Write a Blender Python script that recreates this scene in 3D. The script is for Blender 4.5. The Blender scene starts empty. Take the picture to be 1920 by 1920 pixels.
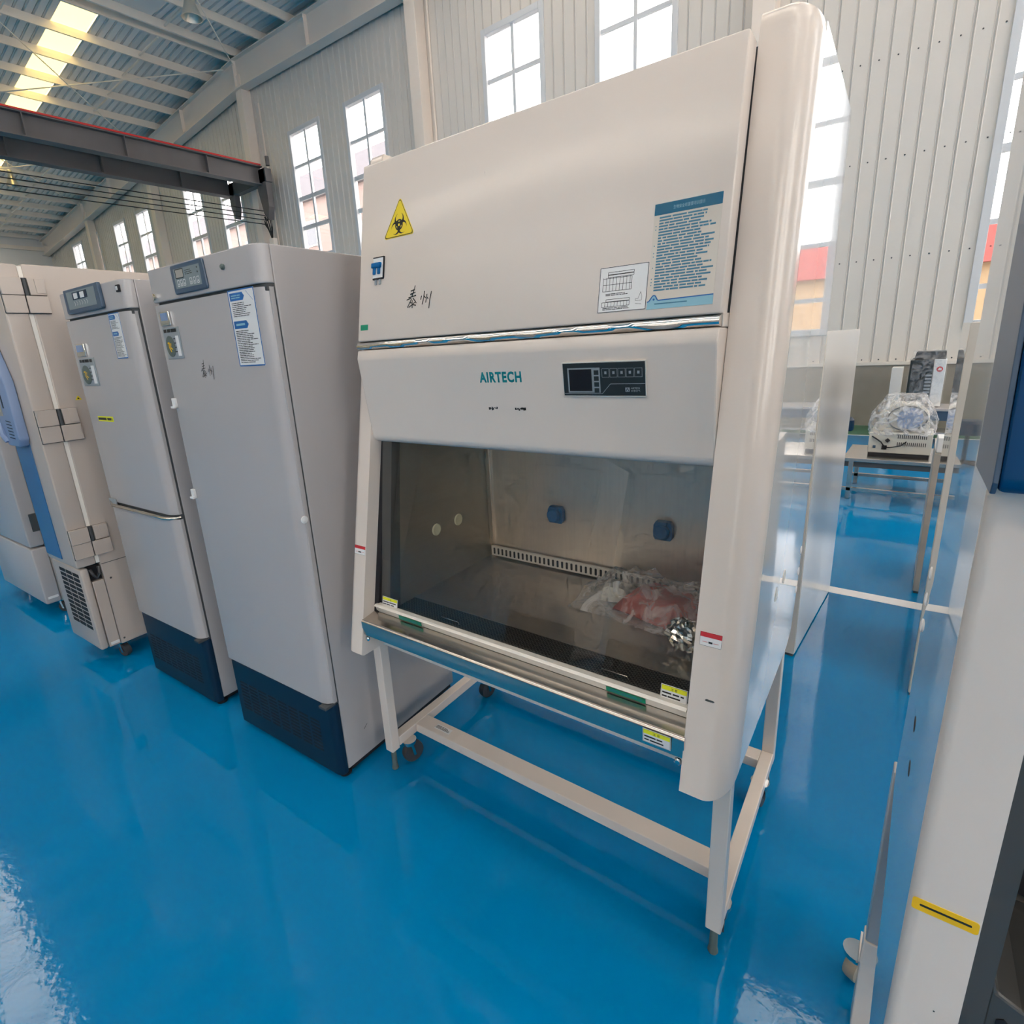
import bpy, bmesh, math, random
from mathutils import Vector, Matrix

S = bpy.context.scene
COL = S.collection
random.seed(7)
PI = math.pi

# ------------------------------------------------------------------ camera
ROT = 0.0368             # the whole scene is turned so that the hall lies along the axes
CAM_LOC = Matrix.Rotation(ROT, 3, 'Z') @ Vector((1.4913, -1.1622, 1.6165))
YAW, PITCH, ROLL = 0.6451+ROT, -0.2682, -0.0573
_fw = Vector((-math.sin(YAW)*math.cos(PITCH), math.cos(YAW)*math.cos(PITCH), math.sin(PITCH)))
_rt = Vector((math.cos(YAW), math.sin(YAW), 0))
_up = _rt.cross(_fw)
_r2 = math.cos(ROLL)*_rt + math.sin(ROLL)*_up
_u2 = -math.sin(ROLL)*_rt + math.cos(ROLL)*_up
cam = bpy.data.cameras.new('camera')
cam.sensor_width = 36.0
cam.lens = 1012.9/1920*36.0
cam.shift_x = 32.16/1920
cam.shift_y = -28.11/1920
cam.clip_start = 0.02
cam.clip_end = 500
cam_o = bpy.data.objects.new('camera', cam)
COL.objects.link(cam_o)
cam_o.matrix_world = Matrix((( _r2.x, _u2.x, -_fw.x, CAM_LOC.x), (_r2.y, _u2.y, -_fw.y, CAM_LOC.y),
                             (_r2.z, _u2.z, -_fw.z, CAM_LOC.z), (0, 0, 0, 1)))
S.camera = cam_o

# ------------------------------------------------------------------ world, exposure
WYAW = -0.0368          # the hall is turned a little against the cabinet row
w = bpy.data.worlds.new('overcast_sky'); S.world = w; w.use_nodes = True
bg = w.node_tree.nodes['Background']
bg.inputs[0].default_value = (1.0, 0.945, 0.88, 1)
bg.inputs[1].default_value = 12.0
S.view_settings.view_transform = 'Standard'
S.view_settings.look = 'None'
S.view_settings.gamma = 1.0
S.view_settings.use_curve_mapping = False
S.view_settings.exposure = -0.75
try:
    S.cycles.max_bounces = 7; S.cycles.diffuse_bounces = 4; S.cycles.glossy_bounces = 3
    S.cycles.transparent_max_bounces = 10; S.cycles.sample_clamp_indirect = 6.0
    S.cycles.use_denoising = True
    S.cycles.use_adaptive_sampling = True; S.cycles.adaptive_threshold = 0.14; S.cycles.adaptive_min_samples = 13
    S.cycles.caustics_reflective = False; S.cycles.caustics_refractive = False
except Exception:
    pass

def portal(loc, size, rx, rz):
    l = bpy.data.lights.new('daylight_portal', 'AREA'); l.shape = 'RECTANGLE'
    l.size, l.size_y = size; l.cycles.is_portal = True
    o = bpy.data.objects.new('daylight_portal', l); COL.objects.link(o)
    o.location = loc
    o.rotation_euler = (rx, 0, rz)
portal((-16, 10.1, 4.9), (46, 6.8), -PI/2, 0)       # gable wall windows
portal((12.1, -17, 4.9), (54, 6.8), PI/2, PI/2)       # right end windows

# ------------------------------------------------------------------ materials
MATS = {}
def mat(name, col, rough=0.5, metal=0.0, noise=0.0, nscale=8.0, bump=0.0, bscale=60.0, coat=0.0, coat_r=0.05, spec=0.5, emit=0.0, aniso=None):
    if name in MATS: return MATS[name]
    m = bpy.data.materials.new(name); m.use_nodes = True
    nt = m.node_tree; b = nt.nodes['Principled BSDF']
    b.inputs['Base Color'].default_value = (*col, 1); b.inputs['Roughness'].default_value = rough
    b.inputs['Metallic'].default_value = metal; b.inputs['Specular IOR Level'].default_value = spec
    b.inputs['Coat Weight'].default_value = coat; b.inputs['Coat Roughness'].default_value = coat_r
    if emit:
        b.inputs['Emission Color'].default_value = (*col, 1); b.inputs['Emission Strength'].default_value = emit
    if noise or bump:
        tc = nt.nodes.new('ShaderNodeTexCoord')
    if noise:
        n = nt.nodes.new('ShaderNodeTexNoise'); n.inputs['Scale'].default_value = nscale; n.inputs['Detail'].default_value = 4
        nt.links.new(tc.outputs['Object'], n.inputs['Vector'])
        if aniso:
            mp = nt.nodes.new('ShaderNodeMapping'); mp.inputs['Scale'].default_value = aniso
            nt.links.new(tc.outputs['Object'], mp.inputs['Vector']); nt.links.new(mp.outputs['Vector'], n.inputs['Vector'])
        mx = nt.nodes.new('ShaderNodeMix'); mx.data_type = 'RGBA'
        mx.inputs[6].default_value = (*[max(0, c*(1-noise)) for c in col], 1)
        mx.inputs[7].default_value = (*[min(1, c*(1+noise)) for c in col], 1)
        nt.links.new(n.outputs['Fac'], mx.inputs[0]); nt.links.new(mx.outputs[2], b.inputs['Base Color'])
    if bump:
        n2 = nt.nodes.new('ShaderNodeTexNoise'); n2.inputs['Scale'].default_value = bscale; n2.inputs['Detail'].default_value = 2
        nt.links.new(tc.outputs['Object'], n2.inputs['Vector'])
        bp = nt.nodes.new('ShaderNodeBump'); bp.inputs['Strength'].default_value = bump; bp.inputs['Distance'].default_value = 0.002
        nt.links.new(n2.outputs['Fac'], bp.inputs['Height']); nt.links.new(bp.outputs['Normal'], b.inputs['Normal'])
        if coat: nt.links.new(bp.outputs['Normal'], b.inputs['Coat Normal'])
    MATS[name] = m
    return m

def glassy(name, tint, refl_ior=1.45, rough=0.0, base=0.0):
    """thin pane: see-through with a Fresnel reflection"""
    if name in MATS: return MATS[name]
    m = bpy.data.materials.new(name); m.use_nodes = True
    nt = m.node_tree; nt.nodes.clear()
    o = nt.nodes.new('ShaderNodeOutputMaterial'); t = nt.nodes.new('ShaderNodeBsdfTransparent'); g = nt.nodes.new('ShaderNodeBsdfGlossy')
    mx = nt.nodes.new('ShaderNodeMixShader')
    t.inputs[0].default_value = (*tint, 1); g.inputs['Roughness'].default_value = rough
    ge = nt.nodes.new('ShaderNodeNewGeometry'); dt = nt.nodes.new('ShaderNodeVectorMath'); dt.operation = 'DOT_PRODUCT'
    nt.links.new(ge.outputs['Incoming'], dt.inputs[0]); nt.links.new(ge.outputs['Normal'], dt.inputs[1])
    f0 = ((refl_ior-1)/(refl_ior+1))**2+base
    def M(op, x, y=None):
        n = nt.nodes.new('ShaderNodeMath'); n.operation = op; n.use_clamp = op != 'ABSOLUTE' and False
        for i, q in enumerate((x, y)):
            if q is None: continue
            if isinstance(q, (int, float)): n.inputs[i].default_value = q
            else: nt.links.new(q, n.inputs[i])
        return n.outputs[0]
    c = M('ABSOLUTE', dt.outputs['Value']); p = M('POWER', M('SUBTRACT', 1.0, c), 5.0)
    nt.links.new(M('ADD', M('MULTIPLY', p, 1-f0), f0), mx.inputs[0])
    nt.links.new(t.outputs[0], mx.inputs[1]); nt.links.new(g.outputs[0], mx.inputs[2]); nt.links.new(mx.outputs[0], o.inputs[0])
    MATS[name] = m
    return m

M_floor = mat('blue_epoxy', (0.0, 0.195, 0.44), 0.06, noise=0.05, nscale=0.5, bump=0.16, bscale=38, spec=0.24)
M_line = mat('floor_line_white', (0.88, 0.85, 0.82), 0.3)
M_green = mat('green_floor_paint', (0.04, 0.16, 0.09), 0.3)
M_wall = mat('wall_sheet', (0.74, 0.69, 0.635), 0.36, noise=0.03, nscale=1.5)
M_wallback = mat('wall_sheet_joint', (0.56, 0.54, 0.52), 0.5)
M_dado = mat('concrete_dado', (0.30, 0.27, 0.235), 0.85, noise=0.18, nscale=2.2)
M_steelw = mat('painted_steel_grey', (0.90, 0.79, 0.70), 0.45, noise=0.05, nscale=1.2)
M_roof = mat('roof_sheet_pale_grey', (0.84, 0.82, 0.79), 0.4, noise=0.06, nscale=1.0)
M_rooftrim = mat('purlin_paint', (0.95, 0.85, 0.74), 0.5, noise=0.05, nscale=2)
M_crane = mat('crane_grey_steel', (0.13, 0.12, 0.12), 0.5, noise=0.12, nscale=2)
M_red = mat('red_rail_paint', (0.62, 0.03, 0.03), 0.4)
M_black = mat('black_rubber', (0.012, 0.012, 0.014), 0.55)
M_frame = mat('window_frame_white', (0.70, 0.71, 0.73), 0.4)
M_sky = mat('skylight_sheet_yellow_glow', (1.0, 0.80, 0.30), 0.4, emit=3.8)  # camera's yellowish highlight tint put into the glow, not aged sheeting
M_skyw = mat('skylight_sheet_white_glow', (1.0, 0.89, 0.76), 0.4, emit=13.0)  # same sheeting, glow set whiter and stronger to light from above
M_white = mat('cabinet_white_paint', (0.72, 0.63, 0.56), 0.2, noise=0.015, nscale=2)
M_side = mat('cabinet_side_gloss_paint', (0.80, 0.78, 0.76), 0.06, bump=0.012, bscale=9, coat=0.85, coat_r=0.015, spec=0.15)
M_side.node_tree.nodes['Principled BSDF'].inputs['Coat IOR'].default_value = 1.6
M_satin = mat('satin_white_paint', (0.74, 0.71, 0.68), 0.2, coat=0.6, coat_r=0.22)
M_fr = mat('freezer_white_paint', (0.445, 0.42, 0.415), 0.22, noise=0.012, nscale=2)
M_tan = mat('freezer_cream_paint', (0.50, 0.43, 0.38), 0.3, noise=0.02, nscale=2)
M_navy = mat('navy_plastic', (0.003, 0.020, 0.048), 0.45, spec=0.3)
M_slot = mat('slot_black', (0.006, 0.006, 0.010), 0.7)
M_bezel = mat('slate_blue_plastic', (0.055, 0.095, 0.15), 0.35)
M_panelg = mat('control_grey_film', (0.20, 0.245, 0.26), 0.35)
M_lilac = mat('lilac_blue_plastic', (0.22, 0.30, 0.47), 0.35)
M_bluedoor = mat('blue_door_stripe', (0.03, 0.14, 0.33), 0.3)
M_gask = mat('dark_gasket', (0.055, 0.06, 0.065), 0.6)
M_gaskw = mat('white_gasket', (0.86, 0.81, 0.74), 0.5)
M_chrome = mat('chrome', (0.80, 0.78, 0.75), 0.08, metal=1.0)
M_steel = mat('brushed_stainless', (0.62, 0.57, 0.51), 0.2, metal=1.0, noise=0.08, nscale=3, aniso=(2, 60, 60))
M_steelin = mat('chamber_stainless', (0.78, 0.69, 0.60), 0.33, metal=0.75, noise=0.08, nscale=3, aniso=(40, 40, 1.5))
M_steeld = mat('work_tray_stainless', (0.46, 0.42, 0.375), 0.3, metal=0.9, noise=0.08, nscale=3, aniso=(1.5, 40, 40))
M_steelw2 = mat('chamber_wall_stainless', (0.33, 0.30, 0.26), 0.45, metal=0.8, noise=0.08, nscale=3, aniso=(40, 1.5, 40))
M_alu = mat('sash_aluminium', (0.80, 0.75, 0.68), 0.35, metal=0.3)
M_teal = mat('teal_print', (0.0, 0.22, 0.25), 0.4)
M_ink = mat('black_ink', (0.015, 0.014, 0.013), 0.5)
M_paper = mat('sticker_white', (0.78, 0.77, 0.76), 0.3)
M_paperclear = mat('poster_film', (0.66, 0.60, 0.52), 0.12, bump=0.08, bscale=400)
M_blueh = mat('poster_blue', (0.0, 0.12, 0.22), 0.25)
M_bluep = mat('print_blue', (0.01, 0.13, 0.40), 0.3)
M_bluetxt = mat('print_text_blue', (0.05, 0.20, 0.30), 0.4)
M_lblue = mat('print_light_blue', (0.25, 0.50, 0.60), 0.3)
M_yellow = mat('warning_yellow', (0.80, 0.60, 0.01), 0.4)
M_yellow2 = mat('label_yellow', (0.82, 0.80, 0.02), 0.4)
M_yellow3 = mat('tape_yellow', (0.85, 0.50, 0.0), 0.35)
M_greens = mat('green_sticker', (0.0, 0.25, 0.13), 0.4)
M_reds = mat('red_sticker', (0.60, 0.03, 0.04), 0.4)
M_dark = mat('control_dark', (0.022, 0.030, 0.034), 0.22)
M_screen = mat('screen_black', (0.007, 0.009, 0.014), 0.1)
M_line2 = mat('panel_line_grey', (0.28, 0.31, 0.33), 0.4)
M_socket = mat('socket_blue', (0.0, 0.11, 0.30), 0.45, spec=0.2)
M_cream = mat('cream_plastic', (0.80, 0.74, 0.52), 0.4)
M_wheel = mat('grey_wheel', (0.05, 0.05, 0.055), 0.5)
M_wheelbeige = mat('beige_wheel', (0.42, 0.36, 0.28), 0.5)
M_foot = mat('olive_foot', (0.10, 0.13, 0.12), 0.5)
M_lampmetal = mat('lamp_aluminium', (0.72, 0.66, 0.56), 0.3, metal=0.8)
def film(name, lo, hi, scale):
    m = bpy.data.materials.new(name); m.use_nodes = True; nt = m.node_tree; b = nt.nodes['Principled BSDF']; o = nt.nodes['Material Output']
    b.inputs['Base Color'].default_value = (0.86, 0.84, 0.85, 1); b.inputs['Roughness'].default_value = 0.18
    tc = nt.nodes.new('ShaderNodeTexCoord'); n = nt.nodes.new('ShaderNodeTexNoise'); n.inputs['Scale'].default_value = scale; n.inputs['Detail'].default_value = 5; n.inputs['Distortion'].default_value = 2.5
    mr = nt.nodes.new('ShaderNodeMapRange'); mr.inputs[1].default_value = 0.40; mr.inputs[2].default_value = 0.66; mr.inputs[3].default_value = lo; mr.inputs[4].default_value = hi
    t = nt.nodes.new('ShaderNodeBsdfTransparent'); mx = nt.nodes.new('ShaderNodeMixShader'); bp = nt.nodes.new('ShaderNodeBump'); bp.inputs['Strength'].default_value = 0.8; bp.inputs['Distance'].default_value = 0.02
    nt.links.new(tc.outputs['Object'], n.inputs['Vector']); nt.links.new(n.outputs['Fac'], mr.inputs[0]); nt.links.new(n.outputs['Fac'], bp.inputs['Height']); nt.links.new(bp.outputs['Normal'], b.inputs['Normal'])
    nt.links.new(mr.outputs[0], mx.inputs[0]); nt.links.new(t.outputs[0], mx.inputs[1]); nt.links.new(b.outputs[0], mx.inputs[2]); nt.links.new(mx.outputs[0], o.inputs[0])
    return m
M_film = film('stretch_film', 0.10, 0.62, 9)
M_film2 = film('stretch_film_thin', 0.02, 0.28, 7)
M_bag = film('clear_bag', 0.06, 0.5, 11)
M_sash = glassy('sash_glass', (0.975, 0.97, 0.955), 1.6)
M_pane = glassy('window_glass', (0.93, 0.94, 0.96), 1.45)
M_foil = mat('crumpled_foil', (0.78, 0.77, 0.75), 0.12, metal=1.0)
M_redcloth = mat('red_packaging', (0.40, 0.05, 0.03), 0.6)
M_inst = mat('instrument_cream', (0.60, 0.57, 0.50), 0.4)
M_deepblue = mat('deep_blue_panel', (0.0, 0.05, 0.15), 0.3)
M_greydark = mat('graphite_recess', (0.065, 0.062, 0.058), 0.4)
M_taupe = mat('taupe_panel', (0.40, 0.36, 0.31), 0.4)
M_beige = mat('beige_edge', (0.58, 0.53, 0.46), 0.4)
M_bld = mat('peach_render', (0.285, 0.211, 0.192), 0.8)
M_bldroof = mat('grey_parapet', (0.205, 0.192, 0.211), 0.8)
M_bldred = mat('red_fascia', (0.341, 0.081, 0.074), 0.8)
M_bldor = mat('orange_render', (0.360, 0.248, 0.143), 0.8)
M_bwin = mat('far_window', (0.155, 0.161, 0.186), 0.2)
M_ground = mat('yard_concrete', (0.30, 0.29, 0.27), 0.9)

# perforated front grille: dark plate with a procedural hole pattern
def grille_material():
    m = mat('perforated_plate', (0.10, 0.10, 0.10), 0.35, metal=0.9)
    nt = m.node_tree; b = nt.nodes['Principled BSDF']
    tc = nt.nodes.new('ShaderNodeTexCoord'); br = nt.nodes.new('ShaderNodeTexBrick')
    br.inputs['Color1'].default_value = (0.004, 0.004, 0.004, 1); br.inputs['Color2'].default_value = (0.004, 0.004, 0.004, 1)
    br.inputs['Mortar'].default_value = (0.20, 0.19, 0.18, 1); br.inputs['Scale'].default_value = 1.0
    br.inputs['Mortar Size'].default_value = 0.0016; br.inputs['Brick Width'].default_value = 0.012; br.inputs['Row Height'].default_value = 0.006
    nt.links.new(tc.outputs['Object'], br.inputs['Vector']); nt.links.new(br.outputs['Color'], b.inputs['Base Color'])
    return m
M_perf = grille_material()

# ------------------------------------------------------------------ mesh helpers
class MB:
    def __init__(s): s.v = []; s.f = []
    def add(s, vs, fs):
        n = len(s.v); s.v += [tuple(p) for p in vs]; s.f += [tuple(i+n for i in f) for f in fs]; return s
    def box(s, x0, x1, y0, y1, z0, z1):
        return s.add([(x0,y0,z0),(x1,y0,z0),(x1,y1,z0),(x0,y1,z0),(x0,y0,z1),(x1,y0,z1),(x1,y1,z1),(x0,y1,z1)],
                     [(0,3,2,1),(4,5,6,7),(0,1,5,4),(1,2,6,5),(2,3,7,6),(3,0,4,7)])
    def prism(s, poly, ax, a, b):
        n = len(poly)
        P = {'x': lambda p, t: (t, p[0], p[1]), 'y': lambda p, t: (p[0], t, p[1]), 'z': lambda p, t: (p[0], p[1], t)}[ax]
        vs = [P(p, a) for p in poly] + [P(p, b) for p in poly]
        return s.add(vs, [tuple(range(n)), tuple(range(2*n-1, n-1, -1))] + [(i, (i+1) % n, n+(i+1) % n, n+i) for i in range(n)])
    def loft(s, rings, cap=True):
        n = len(rings[0]); vs = [p for r in rings for p in r]; fs = []
        for k in range(len(rings)-1):
            for i in range(n): fs.append((k*n+i, k*n+(i+1) % n, (k+1)*n+(i+1) % n, (k+1)*n+i))
        if cap: fs += [tuple(range(n-1, -1, -1)), tuple((len(rings)-1)*n+i for i in range(n))]
        return s.add(vs, fs)
    def cyl(s, p0, p1, r0, r1=None, n=16):
        r1 = r0 if r1 is None else r1
        p0 = Vector(p0); p1 = Vector(p1); d = (p1-p0).normalized(); a = d.orthogonal().normalized(); b = d.cross(a)
        ring = lambda c, r: [tuple(c+a*(r*math.cos(2*PI*i/n))+b*(r*math.sin(2*PI*i/n))) for i in range(n)]
        return s.loft([ring(p0, r0), ring(p1, r1)])
    def tube(s, pts, r, n=8):
        pts = [Vector(p) for p in pts]; rings = []
        for k, p in enumerate(pts):
            d = (pts[min(k+1, len(pts)-1)]-pts[max(k-1, 0)]).normalized()
            a = d.cross(Vector((0, 0, 1)));  a = d.orthogonal() if a.length < 1e-4 else a; a.normalize(); b = d.cross(a)
            rings.append([tuple(p+a*(r*math.cos(2*PI*i/n))+b*(r*math.sin(2*PI*i/n))) for i in range(n)])
        return s.loft(rings)
    def lathe(s, prof, c, d, n=20):
        c = Vector(c); d = Vector(d).normalized(); a = d.orthogonal().normalized(); b = d.cross(a)
        return s.loft([[tuple(c+d*h+a*(r*math.cos(2*PI*i/n))+b*(r*math.sin(2*PI*i/n))) for i in range(n)] for r, h in prof])

def tagp(o, label=None, cat=None, group=None, kind=None):
    if label: o['label'] = label
    if cat: o['category'] = cat
    if group: o['group'] = group
    if kind: o['kind'] = kind
    return o

ORG = {}
def mesh_of(name, mb, m, off=(0, 0, 0), bev=0.0, smooth=True, seg=2, angle=35):
    bm = bmesh.new()
    vs = [bm.verts.new((p[0]-off[0], p[1]-off[1], p[2]-off[2])) for p in mb.v]
    for f in mb.f:
        try: bm.faces.new([vs[i] for i in f])
        except ValueError: pass
    bmesh.ops.recalc_face_normals(bm, faces=bm.faces)
    if bev > 0:
        es = [e for e in bm.edges if len(e.link_faces) == 2 and e.calc_face_angle(0) > math.radians(40)]
        bmesh.ops.bevel(bm, geom=es, offset=bev, segments=seg, profile=0.5, affect='EDGES', clamp_overlap=True)
    me = bpy.data.meshes.new(name); bm.to_mesh(me); bm.free()
    if smooth:
        me.polygons.foreach_set('use_smooth', [True]*len(me.polygons))
        me.set_sharp_from_angle(angle=math.radians(min(angle, 21) if bev > 0 else angle))
    me.materials.append(m)
    return me

def rot2(p, yaw):
    c, s = math.cos(yaw), math.sin(yaw)
    return (c*p[0]-s*p[1], s*p[0]+c*p[1], p[2] if len(p) > 2 else 0)

def thing(name, label, cat, org=(0, 0, 0), yaw=0.0, group=None, kind=None):
    o = bpy.data.objects.new(name, None); o.empty_display_size = 0.1; COL.objects.link(o)
    o.location = rot2(org, yaw+ROT); o.rotation_euler = (0, 0, yaw+ROT); ORG[o.name] = org
    return tagp(o, label, cat, group, kind)

def part(name, mb, m, parent, bev=0.0, smooth=True, seg=2, label=None, kind=None, angle=35):
    off = ORG.get(parent.name, (0, 0, 0))
    me = mesh_of(name, mb, m, off, bev, smooth, seg, angle)
    o = bpy.data.objects.new(name, me); COL.objects.link(o); o.parent = parent
    ORG[o.name] = off
    return tagp(o, label, kind=kind)

def solid(name, mb, m, label, cat, org=(0, 0, 0), yaw=0.0, bev=0.0, group=None, kind=None, smooth=True):
    me = mesh_of(name, mb, m, org, bev, smooth)
    o = bpy.data.objects.new(name, me); COL.objects.link(o)
    o.location = rot2(org, yaw+ROT); o.rotation_euler = (0, 0, yaw+ROT); ORG[o.name] = org
    return tagp(o, label, cat, group, kind)

def inst(me, name, parent, loc=(0, 0, 0)):
    o = bpy.data.objects.new(name, me); COL.objects.link(o); o.parent = parent; o.location = loc
    return o

def B(*a): return MB().box(*a)

def arc(cx, cy, rx, ry, a0, a1, n=8):
    return [(cx+rx*math.cos(math.radians(a0+(a1-a0)*i/n)), cy+ry*math.sin(math.radians(a0+(a1-a0)*i/n))) for i in range(n+1)]

# flat things in a plane: origin P, unit axes e1 (right) and e2 (up); w lifts along the outward normal
class FR:
    def __init__(s, P, e1, e2):
        s.P = Vector(P); s.e1 = Vector(e1).normalized(); s.e2 = Vector(e2).normalized(); s.n = s.e1.cross(s.e2).normalized()
    def __call__(s, u, v, w=0.0): return tuple(s.P+s.e1*u+s.e2*v+s.n*w)
    def plate(s, mb, poly, w0, w1):
        n = len(poly)
        return mb.add([s(u, v, w0) for u, v in poly]+[s(u, v, w1) for u, v in poly],
                      [tuple(range(n-1, -1, -1)), tuple(range(n, 2*n))]+[(i, (i+1) % n, n+(i+1) % n, n+i) for i in range(n)])
    def rect(s, mb, u0, v0, u1, v1, w0, w1): return s.plate(mb, [(u0, v0), (u1, v0), (u1, v1), (u0, v1)], w0, w1)
    def quad(s, mb, u0, v0, u1, v1, w): return mb.add([s(u0, v0, w), s(u1, v0, w), s(u1, v1, w), s(u0, v1, w)], [(0, 1, 2, 3)])
    def stroke(s, mb, pts, wd, w):
        for (a, b), (c, d) in zip(pts, pts[1:]):
            L = math.hypot(c-a, d-b) or 1; nx, ny = -(d-b)/L*wd/2, (c-a)/L*wd/2
            mb.add([s(a+nx, b+ny, w), s(a-nx, b-ny, w), s(c-nx, d-ny, w), s(c+nx, d+ny, w)], [(0, 1, 2, 3)])
        return mb
    def outline(s, mb, u0, v0, u1, v1, wd, w):
        return s.stroke(mb, [(u0, v0), (u1, v0), (u1, v1), (u0, v1), (u0, v0)], wd, w)
    def lines(s, mb, u0, v0, u1, v1, n, w, rnd, hgt=0.55, ragged=0.35):
        """rows of print too small to read: broken dashes"""
        st = (v1-v0)/n
        for k in range(n):
            vb = v1-(k+1)*st+st*(1-hgt)/2; end = u1-(u1-u0)*ragged*rnd.random()
            u = u0
            while u < end:
                L = min(rnd.uniform(0.5, 2.6)*st*2.0, end-u)
                s.quad(mb, u, vb, u+L, vb+st*hgt, w); u += L+st*rnd.uniform(0.2, 0.5)
        return mb
    def text(s, mb, txt, u, v, h, w, bold=0.0, sx=1.0, align='LEFT', space=1.0):
        c = bpy.data.curves.new('t', 'FONT'); c.body = txt; c.size = 1.0; c.align_x = align; c.offset = bold; c.space_character = space; c.resolution_u = 3
        o = bpy.data.objects.new('t', c); COL.objects.link(o)
        bpy.context.view_layer.update()
        me = bpy.data.meshes.new_from_object(o.evaluated_get(bpy.context.evaluated_depsgraph_get()))
        if me and len(me.vertices):
            mb.add([s(u+p.co.x*h*sx, v+p.co.y*h, w) for p in me.vertices], [tuple(q.vertices) for q in me.polygons])
        bpy.data.objects.remove(o); bpy.data.curves.remove(c)
        return mb

# ================================================================== THE HALL (coordinates in the hall frame, turned by WYAW)
WY = 10.0
XL, XR, YF = -40.0, 12.0, -45.0
RIDGE, ZR = -16.6, 10.78
def zroof(x): return ZR+(0.068*(x-RIDGE) if x < RIDGE else -0.036*(x-RIDGE))

floor = solid('floor', MB().add([(-44,-48,0),(16,-48,0),(16,WY,0),(-44,WY,0),(-44,-48,-.1),(16,-48,-.1),(16,WY,-.1),(-44,WY,-.1)],
              [(0,1,2,3),(4,7,6,5),(0,4,5,1),(1,5,6,2),(2,6,7,3),(3,7,4,0)]), M_floor,
              'glossy blue epoxy floor of the hall', 'floor', yaw=WYAW, kind='structure', smooth=False)
part('painted_line', B(-6, 5.5, 2.645, 2.745, 0.0, 0.0015), M_line, floor, label='white painted line across the aisle')
part('painted_strip', B(-39.9, 11.9, 8.95, WY-0.02, 0.0, 0.002), M_green, floor, label='dark green painted strip along the wall')
part('painted_edge', B(-39.9, 11.9, 8.90, 8.95, 0.0, 0.0022), M_line, floor)

# ---- gable wall with ribbed sheets
WINS = [(-35.96, -34.46), (-33.3, -31.95), (-29.72, -28.35), (-26.96, -25.55), (-22.17, -20.75), (-19.42, -17.95), (-14.69, -13.19), (-11.95, -10.42),
        (-7.05, -5.55), (-4.28, -2.78), (1.86, 3.36), (6.2, 7.7)]
WZ0, WZ1 = 1.58, 8.22
COLS = [-32.2, -24.4, -16.62, -8.92, -1.24, 6.4]
WINS = [x for x in WINS if not (x[0] < -32.0 and x[1] > -32.6 and False)]
WINS[1] = (-31.2, -30.4) if False else WINS[1]
wall = thing('wall_back', 'pale ribbed metal sheet gable wall with tall windows', 'wall', (0, WY, 0), WYAW, kind='structure')
edges = [XL]+[e for wn in WINS for e in wn]+[XR]
core = MB()
for i in range(0, len(edges), 2): core.prism([(edges[i], 0), (edges[i+1], 0), (edges[i+1], 11.2), (edges[i], 11.2)], 'y', WY, WY+0.12)
for a, b in WINS: core.box(a, b, WY, WY+0.12, 0, WZ0); core.box(a, b, WY, WY+0.12, WZ1, 11.2)
part('wall_core', core, M_wallback, wall, smooth=False)
part('concrete_dado', B(XL, XR, WY-0.03, WY-0.001, 0, 1.0), M_dado, wall, label='bare grey concrete base of the wall')
part('sheet_base_flashing', B(XL, XR, WY-0.05, WY-0.002, 1.0, 1.055), M_wall, wall)
PITCHX = 0.232
strip_cache = {}
def strip(x0, x1, z0, z1, par, far=None):
    wd = x1-x0
    if far is not None:
        far.box(x0+0.012, x1-0.014, WY-0.016, WY-0.001, z0, z1); return
    key = (round(wd, 3), round(z1-z0, 3))
    if key not in strip_cache:
        h = z1-z0
        mb = MB().prism([(0.008, -0.001), (0.016, -0.018), (0.026, -0.011), (wd-0.024, -0.011), (wd-0.016, -0.018), (wd-0.008, -0.001)], 'z', 0, h)
        strip_cache[key] = mesh_of('wall_panel', mb, M_wall, smooth=False)
    inst(strip_cache[key], 'wall_panel', par, (x0, 0, z0))
far = MB()
segs = []
for i in range(0, len(edges), 2): segs.append((edges[i], edges[i+1], [(1.055, 11.0)]))
for a, b in WINS: segs.append((a, b, [(1.055, WZ0-0.06), (WZ1+0.08, 11.0)]))
for a, b, zs in segs:
    n = max(1, round((b-a)/PITCHX)); st = (b-a)/n
    for k in range(n):
        for z0, z1 in zs:
            x0 = a+k*st
            strip(x0, x0+st, z0, min(z1, zroof(x0)-0.2) if z1 > 9 and x0 < -16.6 and False else z1, wall, None if (x0 > -16.4 and x0 < 4.5) else far)
part('far_wall_panels', far, M_wall, wall, smooth=False, kind='stuff')
scr = MB()
for k in range(14):
    x = -1.05+k*PITCHX
    for z in (1.09, 2.64, 4.07, 5.42): scr.cyl((x, WY-0.013, z), (x, WY-0.022, z), 0.011, 0.009, 8)
part('sheet_screws', scr, M_gask, wall, kind='stuff')

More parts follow.
